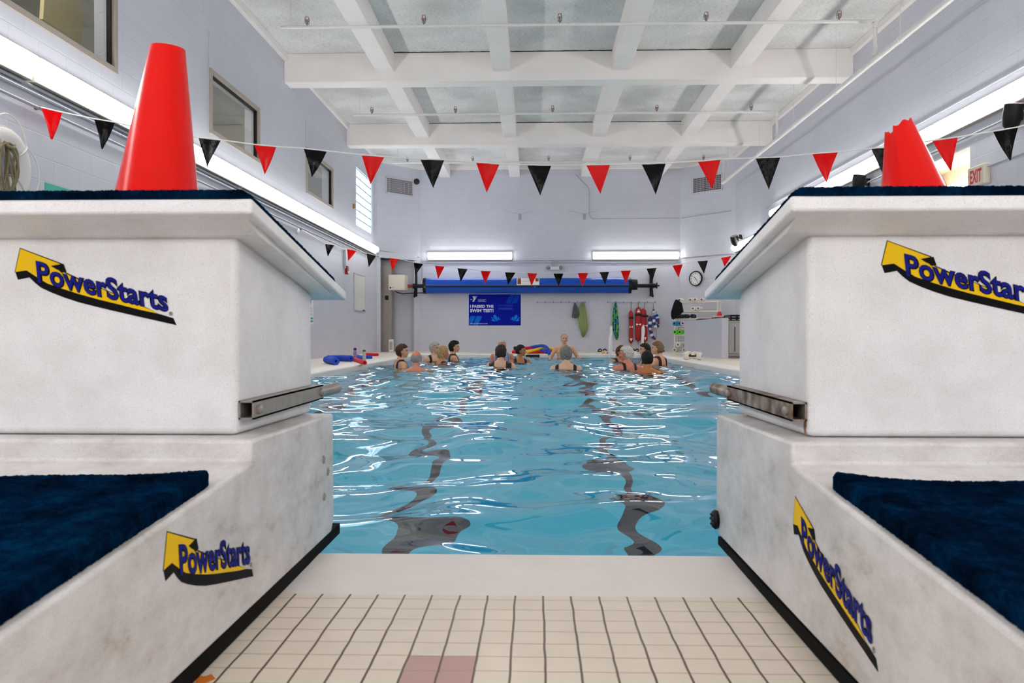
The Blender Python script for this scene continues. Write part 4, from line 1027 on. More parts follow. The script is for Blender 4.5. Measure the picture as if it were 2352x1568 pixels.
towel('towel', 0, [(693, 1413, 1415), (703, 1410, 1417), (720, 1407, 1419), (745, 1406, 1421), (758, 1407, 1422), (770, 1411, 1421), (780, 1415, 1418)], stripy('blue_towel', (10, 84, 156), (120, 200, 50), 4.5, 9), 'blue and green towel hanging left of the rescue tubes', 'towel', 3)
towel('mesh_bag', 0, [(695, 1319, 1322), (704, 1317, 1326), (716, 1315, 1331), (724, 1314, 1333), (730, 1313, 1326)], mat('mesh_grey', (92, 94, 98), .8), 'dark grey mesh bag hanging beside the green towel', 'bag', 2)
towel('towel', 0, [(688, 1551, 1556), (696, 1547, 1566), (706, 1544, 1568), (716, 1541, 1570), (724, 1541, 1560), (733, 1543, 1548)], mat('black_towel', (12, 13, 18), .95), 'black towel draped over the corner of the white rack', 'towel', 3, y=21.6)
# rescue tubes
def rescue(x, z0, z1, w_, label, tilt=0.0, tri=()):
    r = thing('rescue_tube', (x, YB - .12, z0), label, 'rescue tube', 'rescue tubes on the back wall')
    R_ = Matrix.Rotation(tilt, 3, 'Y')
    n = 14; vs = []; hs = np.linspace(0, 1, 16)
    for h in hs:
        e = sqrt(max(0.02, 1 - max(0, (abs(h - .5) - .42) / .08) ** 2)); 
        for k in range(n):
            a = 2 * pi * k / n; c, s = cos(a), sin(a)
            px_ = (abs(c) ** .7) * (1 if c > 0 else -1) * w_ / 2 * e; py_ = (abs(s) ** .7) * (1 if s > 0 else -1) * .045 * e
            p = R_ @ Vector((px_, 0, h * (z1 - z0))); vs.append((p.x, py_, p.z))
    fs = [(i * n + k, i * n + (k + 1) % n, (i + 1) * n + (k + 1) % n, (i + 1) * n + k) for i in range(15) for k in range(n)] + [tuple(range(n))[::-1], tuple(15 * n + k for k in range(n))]
    MB().add(vs, fs).build('foam_body', mat('rescue_red', (172, 8, 20), .45), r, local=True, smooth=True)
    m = MB(); zz = (z1 - z0)
    m.bb(-w_ / 2 - .006, w_ / 2 + .006, -.052, .052, zz * .74, zz * .80)
    m.build('black_strap', BLACK, r, local=True, bevel=.004)
    m = MB()
    f3 = lambda a, b, d: (a, -.046 - d, b)
    for t in tri:
        if t == 'up': m.prism([(-.05, zz * .84), (.05, zz * .84), (0, zz * .94)], 0, .003, f3)
        if t == 'dn': m.prism([(-.045, zz * .16), (.045, zz * .16), (0, zz * .07)], 0, .003, f3)
        if t == 'x':
            m.prism([(-w_ * .4, zz * .53), (-w_ * .4, zz * .46), (0, zz * .495)], 0, .003, f3); m.prism([(w_ * .4, zz * .53), (w_ * .4, zz * .46), (0, zz * .495)], 0, .003, f3)
    if tri: m.build('white_mark', WHITE, r, local=True)
    MB().tube([(0, 0, zz), (0, .02, zz + .05), (.01, .05, 1.40 - z0)], .008, 6).tube([(.0, 0, .01), (0, 0, -.1)], .006, 6).build('tow_line', mat('dark_line', (60, 56, 58), .7), r, local=True)
rescue(at(1449.5, 750, Y=22.7).x, .22, 1.18, .115, 'narrow red rescue tube hanging farthest left of three', 0, ('x', 'dn'))
rescue(at(1466.5, 750, Y=22.7).x, .28, 1.27, .17, 'wide red rescue tube in the middle of three with a white triangle at its top', 0, ('up', 'x'))
rescue(at(1481.5, 750, Y=22.7).x, .25, 1.23, .17, 'red rescue tube at the right of three beside the float rope', radians(-3), ('x', 'dn'))
# lane float rope
r = thing('float_rope', (3.42, YB - .12, .4), 'hanging rope of blue, white and red floats beside the rescue tubes', 'float rope')
fw, fb_, fr = WHITE, mat('float_blue', (10, 54, 160), .4), mat('float_red', (150, 20, 30), .4)
chain1 = [(1501, 697), (1500, 710), (1494, 728), (1492, 742), (1493, 755), (1496, 766), (1502, 775), (1506, 778), (1508, 772), (1507, 760), (1506, 745)]
chain2 = [(1500, 697), (1502, 712), (1503, 722), (1502, 735), (1503, 748), (1510, 749), (1513, 742), (1511, 732), (1509, 724), (1507, 715)]
for ch in (chain1, chain2): MB().tube([at(*p, Y=YB - .1) for p in ch], .006, 6).build('rope', mat('float_line', (110, 108, 110), .8), r)
def fl_(p, q, rad, mt, nm):
    A, B = at(*p, Y=YB - .1), at(*q, Y=YB - .1); d = (B - A); MB().tube([A, A + d * .1, A + d * .9, B], [rad * .7, rad, rad, rad * .7], 12).build('float', mt, r, smooth=True)
for p, q, rad, mt in (((1494, 726), (1494, 731), .035, fr), ((1493, 731), (1493, 738), .05, fb_), ((1493, 738), (1493, 745), .055, fw), ((1493, 745), (1493, 752), .05, fb_), ((1493, 752), (1493, 758), .035, fw), ((1493, 758), (1494, 761), .036, fr),
    ((1495, 761), (1496, 766), .05, fb_), ((1496, 766), (1498, 772), .056, fw), ((1498, 772), (1501, 776), .046, fb_), ((1502, 776), (1506, 779), .034, fr),
    ((1501, 710), (1501, 714), .03, fr), ((1501, 714), (1501, 718), .03, fw), ((1502, 724), (1502, 733), .042, fb_), ((1502, 733), (1502, 740), .045, fw), ((1502, 740), (1502, 748), .045, fb_), ((1502, 749), (1509, 750), .05, fw),
    ((1509, 750), (1512, 746), .045, fb_), ((1512, 744), (1513, 738), .034, fr), ((1511, 738), (1510, 731), .05, fb_), ((1510, 731), (1509, 727), .052, fw), ((1509, 727), (1508, 722), .05, fb_)):
    fl_(p, q, rad, mt, '')

# ------------------------------------------------------------------ clock
A, d, n = diag_frame((4.14, YB), (XR, 21.62)); u_ = .546
c = A + d * u_ + n * .02 + Vector((0, 0, 2.05))
r = thing('wall_clock', c, 'round black rimmed wall clock in the far right corner', 'clock')
ang = atan2(d.y, d.x)
MB().lathe([(.205, 0), (.215, -.02), (.205, -.05), (.185, -.05), (.185, -.03)], axis='Y', n=40, caps=False).build('rim', BLACK, r, local=True, smooth=True)
dial = MB().lathe([(.19, -.02), (.19, -.028)], axis='Y', n=40).build('dial', WHITE, r, local=True)
m = MB()
for h in range(1, 13):
    a = pi / 2 - h * pi / 6; put_text(m, str(h), lambda u, v, a=a, h=h: (.145 * cos(a) + (u - .5) * (.04 if h in (10, 12) else .022 if h == 11 else .007 if h == 1 else .022), -.030, .145 * sin(a) + (v - .5) * .036), bold=.02)
m.build('numerals', LBLK, dial, local=True, fix=False)
def hand(a, L_, w_): return MB().prism([(-.03, -w_), (L_, -w_ * .5), (L_, w_ * .5), (-.03, w_)], -.033, -.036, lambda x, z, y_, a=a: (x * cos(a) - z * sin(a), y_, x * sin(a) + z * cos(a))).build('hand', LBLK, dial, local=True)
hand(pi / 2 - radians(312), .085, .007); hand(pi / 2 - radians(146), .14, .005)
r.rotation_euler = (0, 0, ang)

# ------------------------------------------------------------------ exit sign and speakers on the right wall
r = thing('exit_sign', (XR - .04, 9.78, 2.26), 'white exit sign with red letters on the right wall', 'exit sign')
MB().bb(XR - .085, XR, 9.60, 9.96, 2.27, 2.51).build('case', CREAM, r, bevel=.012)
m = MB(); put_text(m, 'EXIT', lambda u, v: (XR - .0865, 9.90 - u * .25, 2.31 + v * .155), bold=.03)
m.prism([(9.945, 2.385), (9.93, 2.415), (9.92, 2.415), (9.935, 2.385), (9.92, 2.355), (9.93, 2.355)], XR - .0868, XR - .086, lambda a, b, d: (d, a, b))
m.build('lettering', mat('exit_red', (226, 32, 44), .5), r, fix=False)
def speaker(px, py, Y, s, label, tilt=0):
    p = at(px, py, Y=Y); r = thing('wall_speaker', p, label, 'speaker', 'black speakers on the right wall')
    MB().lathe([(.055 * s, -.13 * s), (.085 * s, -.09 * s), (.10 * s, .0), (.10 * s, .13 * s), (.09 * s, .135 * s)], n=20).build('cabinet', BLACK, r, local=True, smooth=True)
    MB().lathe([(.092 * s, .136 * s), (.07 * s, .142 * s), (.01, .145 * s)], n=20).build('grille', mat('speaker_top', (196, 180, 190), .5), r, local=True, smooth=True)
    L_ = XR - p.x
    MB().tube([(.08 * s, 0, 0), (L_ * .6, 0, .03), (L_ - .01, 0, .03)], .014, 8).tube([(.1 * s, 0, .1 * s), (L_ * .55, 0, .08), (L_ * .6, 0, .03)], .01, 6).box((L_ - .02, 0, .03), (.03, .09, .12)).build('bracket', BLACK, r, local=True)
    r.rotation_euler = (radians(12), radians(tilt), radians(20))
speaker(2325, 268, 9.0, 1.0, 'large looking black speaker near the right edge above the last pennant', 0)
speaker(1972, 421, 13.0, 1.0, 'black speaker below the tube light left of the broken cone', 0)
speaker(1688, 553, 20.8, 1.0, 'small looking black speaker above the far end light', -25)

# ================================================================== RACK CORNER
LP, RP = Vector((3.80, 21.75, 0)), Vector((4.86, 21.30, 0))
rd = (RP - LP).normalized(); rn = Vector((rd.y, -rd.x, 0))
r = thing('storage_rack', (LP + RP) / 2, 'white pipe rack of water dumbbells in the far right corner', 'rack')
PVC = mat('pvc_white', (236, 228, 216), .4)
for (a, n_) in ((LP, 0), (RP, 0), (LP - rn * .42, 0), (RP - rn * .42, 0)):
    MB().tube([a, a + Vector((0, 0, 1.36))], .022, 10).lathe([(.05, 0), (.05, .02), (.02, .04)], a, n=10).build('post', PVC, r, smooth=True)
for z_ in (1.35, 1.10, .90, .70, .47, .26):
    MB().tube([LP + Vector((0, 0, z_)), RP + Vector((0, 0, z_))], .018, 8).build('rail', PVC, r, smooth=True)
    MB().tube([LP - rn * .42 + Vector((0, 0, z_)), RP - rn * .42 + Vector((0, 0, z_))], .018, 8).build('rail', PVC, r, smooth=True)
    MB().tube([LP + Vector((0, 0, z_)), LP - rn * .42 + Vector((0, 0, z_))], .016, 8).tube([RP + Vector((0, 0, z_)), RP - rn * .42 + Vector((0, 0, z_))], .016, 8).build('cross_rail', PVC, r, smooth=True)
DISC = {'w': mat('foam_white', (240, 234, 220), .6), 'k': mat('foam_black', (34, 32, 34), .6), 'b': mat('foam_blue', (34, 160, 214), .6), 'g': mat('foam_green', (110, 226, 60), .6), 'l': mat('foam_lilac', (214, 190, 226), .6)}
CN = {'w': 'white', 'k': 'black', 'b': 'blue', 'g': 'green', 'l': 'lilac'}
protos = {}
def dumbbell(cc, rad, loc, rot, label, group):
    key = (cc, rad)
    if key not in protos:
        r_ = thing('foam_dumbbell', loc, label, 'water dumbbell', group)
        MB().tube([(0, -.15, 0), (0, .15, 0)], .016, 10).build('bar', WHITE if cc != 'w' else BLACK, r_, local=True, smooth=True)
        for s in (-1, 1):
            ds = MB().lathe([(.028, -.045), (rad - .01, -.045), (rad, -.03), (rad, .03), (rad - .01, .045), (.028, .045)], (0, s * .12, 0), 'Y', n=24).build('disc', DISC[cc], r_, local=True, smooth=True)
            m = MB().lathe([(.027, s * .165), (.022, s * .170), (.001, s * .170)], axis='Y', n=14); m.build('end_cap', mat('cap_grey', (92, 96, 130), .4) if cc == 'w' else BLACK, ds, local=True, smooth=True)
        protos[key] = r_
    else: r_ = copy_tree(protos[key]); r_['label'] = label; r_['group'] = group; r_['category'] = 'water dumbbell'
    r_.location = loc; r_.rotation_euler = (0, 0, rot); return r_
ORD = ['farthest left', 'second from the left', 'third from the left', 'fourth from the left', 'fifth from the left', 'sixth from the left']
rows_ = [(1.35, .052, 'w', (1561, 1586, 1597, 1612), 'on the top rail'), (1.10, .061, 'w', (1550, 1561, 1592, 1604), 'on the second rail'), (.90, .058, 'k', (1552, 1563, 1575, 1590), 'in the dark row'),
    (.70, .061, 'b', (1550, 1561), 'in the blue row'), (.47, .061, 'g', (1551, 1562), 'in the green row'), (.02, .066, 'w', (1550, 1572), 'on the floor under the rack')]
for z_, rad, cc, xs, place in rows_:
    for i, px in enumerate(xs):
        a = (px - 1550) / 100; k = at(px, 700, Y=21.6); sl = k.x / k.y
        t = (sl * LP.y - LP.x) / (rd.x - sl * rd.y); base = LP + rd * t - rn * .12
        dumbbell(cc, rad, (base.x, base.y, z_ + rad + (.018 if z_ > .1 else -.02)), atan2(rd.y, rd.x), '%s foam dumbbell, %s %s of the rack' % (CN[cc], ORD[i], place), 'foam dumbbells on the rack')
k = at(1561, 795, Y=21.7)
dumbbell('w', .066, (k.x, 21.75, .21), atan2(rd.y, rd.x), 'white foam dumbbell resting on top of the two at the foot of the rack', 'foam dumbbells on the rack')
dumbbell('l', .062, (at(1571, 745, Y=21.5).x, 21.5, .70 + .08), atan2(rd.y, rd.x), 'lilac foam dumbbell beside the blue ones on the rack', 'foam dumbbells on the rack')
# mesh back of rack (wire)
m = MB()
for k in range(16):
    p = LP - rn * .40 + rd * (k * .07 + .02); m.tube([p + Vector((0, 0, .02)), p + Vector((0, 0, .70))], .003, 4)
for k in range(10):
    z_ = .04 + k * .07; m.tube([LP - rn * .40 + Vector((0, 0, z_)), RP - rn * .40 + Vector((0, 0, z_))], .003, 4)
m.build('wire_back', mat('wire_dark', (126, 118, 98), .6), r)

# half wall, locker, boards
wall('wall_half', (3.72, 15.95), (3.72, 19.9), 0, .81, thick=.13, side=-1)
r = thing('storage_bench', (4.15, 18, 0), 'low grey metal cabinet behind the half wall on the right deck', 'cabinet')
MB().bb(3.86, 4.45, 16.25, 19.8, .04, .76).bb(3.9, 4.4, 16.3, 19.7, 0, .04).build('case', mat('locker_grey', (172, 170, 170), .5), r, bevel=.01)
m = MB().bb(3.93, 4.38, 16.235, 16.25, .10, .70); m.build('door', mat('locker_door', (182, 180, 180), .5), r, bevel=.006)
MB().bb(4.04, 4.055, 16.222, 16.236, .14, .64).build('handle_channel', mat('locker_dark', (70, 68, 68), .5), r)
for (x, y0_, y1_, n_, l, cc) in ((4.0, 18.75, 19.5, 4, 'farther', (226, 200, 196)), (4.02, 17.2, 18.0, 4, 'nearer', (216, 186, 184))):
    for k in range(n_):
        o = MB().prism([(-.15, 0), (.15, 0), (.15, .40), (.07, .46), (-.07, .46), (-.15, .40)], 0, .03, lambda a, b, d_: (a, b, d_)).build('kickboard', mat('board_pink_%d' % (k % 2), (cc if k % 2 else (70, 60, 64)), .6), bevel=.006, local=True)
        o.location = (x + .01 * (k % 2), y0_ + .015 * k, .76 + .031 * k); o.rotation_euler = (0, 0, radians(6 - 4 * k))
        tag(o, ('%s kickboard in the %s pile behind the half wall' % (['bottom', 'second from bottom', 'third from bottom', 'top'][k], l)), 'kickboard', 'kickboard piles')
r = thing('plastic_crate', (4.2, 16.9, .76), 'black crate on the cabinet behind the half wall', 'crate')
m = MB()
for z_ in (.76, .81, .86): 
    m.bb(4.03, 4.42, 16.5, 16.52, z_, z_ + .025); m.bb(4.03, 4.42, 17.08, 17.10, z_, z_ + .025); m.bb(4.03, 4.05, 16.5, 17.1, z_, z_ + .025); m.bb(4.40, 4.42, 16.5, 17.1, z_, z_ + .025)
for x in (4.03, 4.16, 4.28, 4.40):
    m.bb(x, x + .02, 16.5, 16.52, .76, .885); m.bb(x, x + .02, 17.08, 17.10, .76, .885)
m.bb(4.03, 4.42, 16.5, 17.1, .76, .77); m.build('crate', BLACK, r)
tag(MB().lathe([(.05, 0), (.06, .04), (.03, .10), (.0, .11)], (4.05, 17.6, .885), n=12).build('buoy', mat('toy_red', (220, 40, 50), .4), smooth=True), 'small red float on top of the nearer kickboard pile', 'float')

# ------------------------------------------------------------------ deck things
ln = MB()
r = thing('pool_ladder', (1.9, 19.8, 0), 'white pool ladder with two tall handrails at the far edge', 'ladder')
for px in (1399.5, 1474):
    X = at(px, 760, Y=19.9).x
    pts = [(X + .10, 20.35, -.0), (X + .08, 20.33, .35)] + [(X + .08 - .03 * k / 8, 20.33 - .19 + .19 * cos(pi * k / 8), .50 + .17 * sin(pi * k / 8)) for k in range(9)] + [(X, 19.75, .40), (X - .02, 19.58, .0), (X - .02, 19.55, -.75)]
    MB().tube(pts, .032, 12).lathe([(.06, 0), (.06, .015), (.03, .03)], (X + .10, 20.35, 0), n=12).build('handrail', PIPEW, r, smooth=True)
xa, xb = at(1399.5, 760, Y=19.9).x, at(1474, 760, Y=19.9).x
for z_ in (-.25, -.5): MB().bb(xa - .02, xb - .02, 19.5, 19.60, z_, z_ + .03).build('step', PIPEW, r)
r = thing('deck_step', (2.1, 20.6, 0), 'low white platform with a dark top behind the pool ladder', 'platform')
MB().bb(1.75, 2.62, 20.45, 20.85, 0, .055).build('platform', WHITE, r, bevel=.01); MB().bb(1.77, 2.6, 20.47, 20.83, .055, .06).build('top_mat', BLACK, r)
def sandal(x, y, rz, l, g):
    m = MB(); pts = [(-.045, -.12), (.045, -.12), (.05, 0), (.055, .1), (.02, .14), (-.03, .14), (-.052, .08), (-.045, 0)]
    r_ = thing('sandal', (x, y, 0), l, 'sandal', g)
    MB().prism(pts, 0, .025, lambda a, b, d_: (a, b, d_)).build('sole', BLACK, r_, local=True, bevel=.005)
    MB().tube([(.05 * cos(t), .04, .02 + .055 * sin(t)) for t in np.linspace(0, pi, 9)], .016, 8).build('strap', BLACK, r_, local=True)
    r_.rotation_euler = (0, 0, rz)
for px, g, l in ((1379, 'black sandals left of the ladder', 'left black sandal of the pair under the blue towel'), (1390, 'black sandals left of the ladder', 'right black sandal of the pair under the blue towel'), (1454, 'black sandals under the rescue tubes', 'left black sandal of the pair under the rescue tubes'), (1464, 'black sandals under the rescue tubes', 'right black sandal of the pair under the rescue tubes'), (1521, 'black sandal by the rack', 'single black sandal on the floor left of the rack')):
    sandal(at(px, 800, Y=22.4).x, 22.4, radians(160), l, g)
tag(MB().lathe([(.04, 0), (.05, .03), (.02, .06)], (1.72, 20.0, 0), n=10).lathe([(.03, 0), (.035, .03), (.01, .05)], (1.83, 20.02, 0), n=10, mi=1).build('dive_toy', [mat('toy_yellow', (240, 190, 60), .5), mat('toy_orange', (226, 120, 50), .5)], smooth=True), 'small yellow and orange dive toy left of the ladder', 'toy')
NB, NR, NY = mat('noodle_blue', (22, 72, 200), .7, bump=.2, bump_scale=200), mat('noodle_red', (224, 16, 36), .7, bump=.2, bump_scale=200), mat('noodle_yellow', (250, 210, 20), .7, bump=.2, bump_scale=200)
def noodle(pts, rad, mt, label, group):
    P_ = [Vector(p) for p in pts]; out = []
    for i in range(len(P_) - 1):
        p0, p1, p2, p3 = P_[max(i - 1, 0)], P_[i], P_[i + 1], P_[min(i + 2, len(P_) - 1)]
        for s in range(6):
            t = s / 6; out.append(.5 * ((2 * p1) + (-p0 + p2) * t + (2 * p0 - 5 * p1 + 4 * p2 - p3) * t * t + (-p0 + 3 * p1 - 3 * p2 + p3) * t ** 3))
    out.append(P_[-1])
    m = MB().tube(out, rad, 14, caps=False); m.tube(out, rad * .32, 10, caps=False)
    nO, nI = 14, 10
    o = m
    for end in (0, -1):
        b0 = 0 if end == 0 else (len(out) - 1) * nO; b1 = len(out) * nO + (0 if end == 0 else (len(out) - 1) * nI)
        for k in range(nO):
            a, b = b0 + k, b0 + (k + 1) % nO; c, d_ = b1 + int(k * nI / nO) % nI, b1 + int((k + 1) * nI / nO) % nI
            m.f.append((a, b, d_, c) if c != d_ else (a, b, c)); m.m.append(0)
    return tag(m.build('pool_noodle', mt, smooth=True), label, 'pool noodle', group)
g = 'pool noodles piled on the far edge'
Yp = 20.25
q = lambda px, py, Y=Yp: at(px, py, Y=Y)
noodle([q(1176, 808, 20.1), q(1205, 809, 20.1), q(1240, 808, 20.1), q(1272, 808, 20.1)], .038, NR, 'straight red noodle lying at the bottom front of the pile', g)
noodle([q(1180, 805, 20.25), q(1210, 799, 20.3), q(1232, 799, 20.35), q(1250, 803, 20.4)], .036, NR, 'upper red noodle sloping up through the pile', g)
noodle([q(1204, 810, 20.02), q(1226, 804, 20.08), q(1248, 799, 20.1), q(1256, 801, 20.15)], .034, NY, 'yellow noodle slanting across the front of the pile', g)
noodle([q(1258, 801, 20.3), q(1266, 800, 20.3), q(1275, 805, 20.3)], .034, NY, 'short yellow noodle end sticking out at the right of the pile', g)
noodle([q(1208, 800, 20.35), q(1228, 796, 20.3), q(1246, 794, 20.1), q(1256, 798, 19.9), q(1261, 808, 19.75), q(1262, 815, 19.65)], .040, NB, 'long blue noodle arching over the top and hanging to the water', g)
noodle([q(1242, 803, 20.1), q(1252, 805, 19.95), q(1256, 811, 19.85)], .036, NB, 'short curved blue noodle hanging beside the arching one', g)
noodle([q(1240, 807, 20.42), q(1258, 806, 20.42), q(1273, 808, 20.42)], .038, NB, 'blue noodle lying at the back right of the pile', g)
struct(MB().bb(-.22, .12, PY1 - .03, PY1 + .005, -.075, -.012).build('trim_12', BLACK, bevel=.004))
g = 'pool noodles on the left deck'
G = lambda px, py, h=.0: at(px, py, Z=0) + Vector((0, 0, h))
noodle([G(750, 834, .06), G(772, 838, .06)], .058, NB, 'thick blue foam roll pointing at the camera on the left deck', g)
noodle([G(754, 831, .06), G(780, 830, .06), G(806, 831, .06)], .056, NB, 'thick blue foam roll lying crosswise on the left deck', g)
noodle([G(811, 828, .035), G(838, 838, .035)], .034, NR, 'red noodle pointing at the camera in front of the purple bottle', g)
noodle([G(822, 823, .04), G(836, 827, .04)], .038, NB, 'short blue noodle between the two bottles', g)
noodle([G(838, 824, .035), G(855, 824, .035)], .032, NB, 'small blue noodle right of the green topped bottle', g)
noodle([G(841, 817, .035), G(867, 818, .035)], .036, NR, 'red noodle lying farthest back on the left deck', g)
def bottle(px, py, h, rad, body, cap, label):
    p = at(px, py, Z=0); r_ = thing('water_bottle', p, label, 'bottle', 'bottles on the left deck')
    MB().lathe([(rad * .9, 0), (rad, .01), (rad, h * .62), (rad * .75, h * .74), (rad * .7, h * .82)], n=16).build('body', body, r_, local=True, smooth=True)
    MB().lathe([(rad * .8, h * .82), (rad * .8, h * .97), (rad * .5, h)], n=16).build('cap', cap, r_, local=True, smooth=True)
bottle(815.5, 829, .24, .034, stripy('purple_bottle', (120, 70, 160), (196, 170, 214), 40, 4), mat('purple_cap', (52, 30, 84), .4), 'purple patterned water bottle on the left deck')
bottle(836.5, 828, .20, .034, mat('clear_bottle', (178, 184, 176), .15, spec=.6), mat('green_cap', (60, 96, 40), .4), 'clear water bottle with a green top on the left deck')
r_ = dumbbell('w', .075, (2.98, 15.1, .075), radians(70), 'white foam dumbbell lying on the right pool edge beside the swimmers', 'loose foam dumbbells')
r_ = dumbbell('w', .075, (3.12, 15.9, .075), radians(20), 'white foam dumbbell lying farther back on the right pool edge', 'loose foam dumbbells')
for x, y, s, l in ((-.36, 3.9, .26, 'dark square drain on the deep pool floor, nearer'), (.55, 4.1, .2, 'dark small drain on the deep pool floor to the right')):
    m = MB(); m.bb(x - s, x + s, y - s * .6, y + s * .6, pool_floor(y) + .002, pool_floor(y) + .02)
    tag(m.build('pool_drain', mat('drain_dark', (20, 50, 60), .6), bevel=.006), l, 'drain')

p = at(468, 1562, Z=0)
tag(MB().prism([(p.x + .012 * cos(a) * (1 + .3 * sin(a * 3)), p.y + .016 * sin(a) * (1 + .25 * cos(a * 5))) for a in np.linspace(0, 2 * pi, 20)[:-1]], .0002, .0008, lambda a, b, d: (a, b, d)).build('rust_stain', mat('rust_orange', (220, 120, 20), .7)), 'small orange rust stain on the tiles beside the left block', 'stain')
# ================================================================== SWIMMERS
def rot2(p, a): return Vector((p[0] * cos(a) - p[1] * sin(a), p[0] * sin(a) + p[1] * cos(a), p[2]))
def person(px, wy, ty, face, turn, skin, hair, suit, label, arms='down', w_=1.0, male=False, pitch=0.0, glasses=False, floor_gap=0.0):
    """face: heading in degrees (0 = away from the camera, 180 = towards it); turn: head turned further"""
    base = at(px, wy, Z=WD); Y = base.y
    top = at(px, ty, Y=Y); fz = pool_floor(Y) + .004; T = top.z - fz       # stature from pool floor to crown
    x0 = at(px, (wy + ty) / 2, Y=Y).x
    NK = Vector((0, .0, T - .245)); ta = radians(turn)
    def hd(p):           # head space (origin = crown) -> body space
        q = Vector(p) + Vector((0, .02, T)) - NK; c, s = cos(pitch), sin(pitch); q = Vector((q.x, q.y * c - q.z * s, q.y * s + q.z * c)); return NK + rot2(q, ta)
    m = MB()
    def el(c, r, headsp=True, n=20, k=14):
        tmp = MB(); tmp.ell((0, 0, 0), r, n, k)
        vs = [(hd(Vector(c) + Vector(v)) if headsp else Vector(c) + Vector(v)) for v in tmp.v]; m.add(vs, tmp.f)
    # head
    el((0, -.005, -.098), (.074, .094, .097)); el((0, .028, -.150), (.056, .062, .072)); el((0, .062, -.205), (.028, .024, .022))
    el((0, .070, -.095), (.052, .022, .030)); el((.030, .060, -.142), (.026, .026, .028)); el((-.030, .060, -.142), (.026, .026, .028))
    el((0, .094, -.132), (.012, .018, .026)); el((0, .102, -.145), (.016, .015, .011)); el((0, .084, -.176), (.024, .014, .012))
    for s in (-1, 1): el((s * .077, -.008, -.125), (.012, .024, .034))
    # torso rings: depth below crown, half width, half depth, y centre
    W = w_
    rings = [(-.185, .050, .056, -.005), (-.225, .054, .058, -.012), (-.255, .068, .062, -.018), (-.278, .108 * W, .070, -.020), (-.300, .150 * W, .082, -.018), (-.325, .178 * W, .094, -.012), (-.36, .186 * W, .104, -.006),
             (-.42, .174 * W, .112, .0), (-.48, .162 * W, .118, .004), (-.56, .150 * W, .112, .004), (-.64, .146 * W, .110, .004), (-.72, .160 * W, .118, .0), (-.80, .172 * W, .124, -.006), (-.87, .160 * W, .11, -.006)]
    n = 28; vs = []
    for (z, rx, ry, cy) in rings:
        for k in range(n):
            a = 2 * pi * k / n; c, s = cos(a), sin(a); ex = .82
            vs.append((rx * abs(c) ** ex * (1 if c > 0 else -1), cy + ry * abs(s) ** ex * (1 if s > 0 else -1), T + z))
    N = len(rings); m.add(vs, [(i * n + k, i * n + (k + 1) % n, (i + 1) * n + (k + 1) % n, (i + 1) * n + k) for i in range(N - 1) for k in range(n)] + [tuple(range(n)), tuple((N - 1) * n + k for k in range(n))[::-1]])
    if male: 
        for s in (-1, 1): el((s * .07 * W, .075, T - .43), (.075 * W, .045, .06), False)
    else:
        for s in (-1, 1): el((s * .072 * W, .085, T - .47), (.068 * W, .062, .068), False)
    for s in (-1, 1): el((s * .065, -.085, T - .39), (.062 * W, .03, .08), False)       # shoulder blades
    def limb(pts, rs):
        P_ = [Vector(p) for p in pts]; out, ro = [], []
        for i in range(len(P_) - 1):
            for q in range(5):
                t = q / 5; out.append(P_[i].lerp(P_[i + 1], t)); ro.append(rs[i] * (1 - t) + rs[i + 1] * t)
        out.append(P_[-1]); ro.append(rs[-1]); m.tube(out, ro, 14)
        for p, r_ in ((P_[0], rs[0]), (P_[-1], rs[-1])): el(p, (r_, r_, r_), False, 12, 8)
    for s in (-1, 1):
        sh = Vector((s * .172 * W, -.004, T - .345))
        if arms == 'down': eb, wr = Vector((s * (.235 * W + .01), -.02, T - .60)), Vector((s * (.245 * W), .10, T - .82))
        elif arms == 'fwd': eb, wr = Vector((s * (.235 * W), .10, T - .56)), Vector((s * (.17 * W), .33, T - .60))
        elif arms == 'wide': eb, wr = Vector((s * (.295 * W), .0, T - .56)), Vector((s * .34 * W, .20, T - .68))
        elif arms == 'reach': eb, wr = Vector((s * (.25 * W), .16, T - .50)), Vector((s * (.20 * W), .40, T - .50))
        limb([sh, eb, wr], [.055 * (W ** .5), .040, .026])
        d = (wr - eb).normalized(); sd = d.cross(Vector((0, 0, 1))).normalized(); up = sd.cross(d)
        limb([wr, wr + d * .05], [.026, .032]); el(wr + d * .07, (.036, .036, .022), False, 12, 8)
        for q, (off, ln_) in enumerate(((-.030, .062), (-.010, .078), (.010, .084), (.029, .072))):
            a_ = wr + d * .095 + sd * off * s; b_ = a_ + d * ln_ * .5 - up * .004; c_ = b_ + d * ln_ * .5 - up * .020
            m.tube([a_ - d * .02, a_, b_, c_], [.009, .009, .008, .006], 8)
        th0 = wr + d * .04 - sd * .028 * s; m.tube([th0, th0 + d * .03 - sd * .022 * s, th0 + d * .06 - sd * .030 * s], [.012, .010, .007], 8)
        # legs: knees bend so that the soles rest on the pool floor
        hip = Vector((s * .085 * W, -.005, T - .86)); an = Vector((s * .10, -.03, .075)); dd = (hip - an).length; L_ = .405
        bend = sqrt(max(0, L_ * L_ - min(dd, 2 * L_) ** 2 / 4)); kn = (hip + an) / 2 + Vector((s * .03, bend, 0))
        if dd > 2 * L_: kn = (hip + an) / 2
        limb([hip, kn, an], [.082 * (W ** .5), .052, .034]); m.tube([an + Vector((0, -.03, -.045)), an + Vector((0, .04, -.045)), an + Vector((s * .01, .13, -.055))], [.030, .034, .018], 10)
    raw = bpy.data.meshes.new('raw'); raw.from_pydata(m.v, [], m.f)
    bm = bmesh.new(); bm.from_mesh(raw); bmesh.ops.recalc_face_normals(bm, faces=bm.faces); bm.to_mesh(raw); bm.free()
    tmp = bpy.data.objects.new('raw', raw); COL.objects.link(tmp)
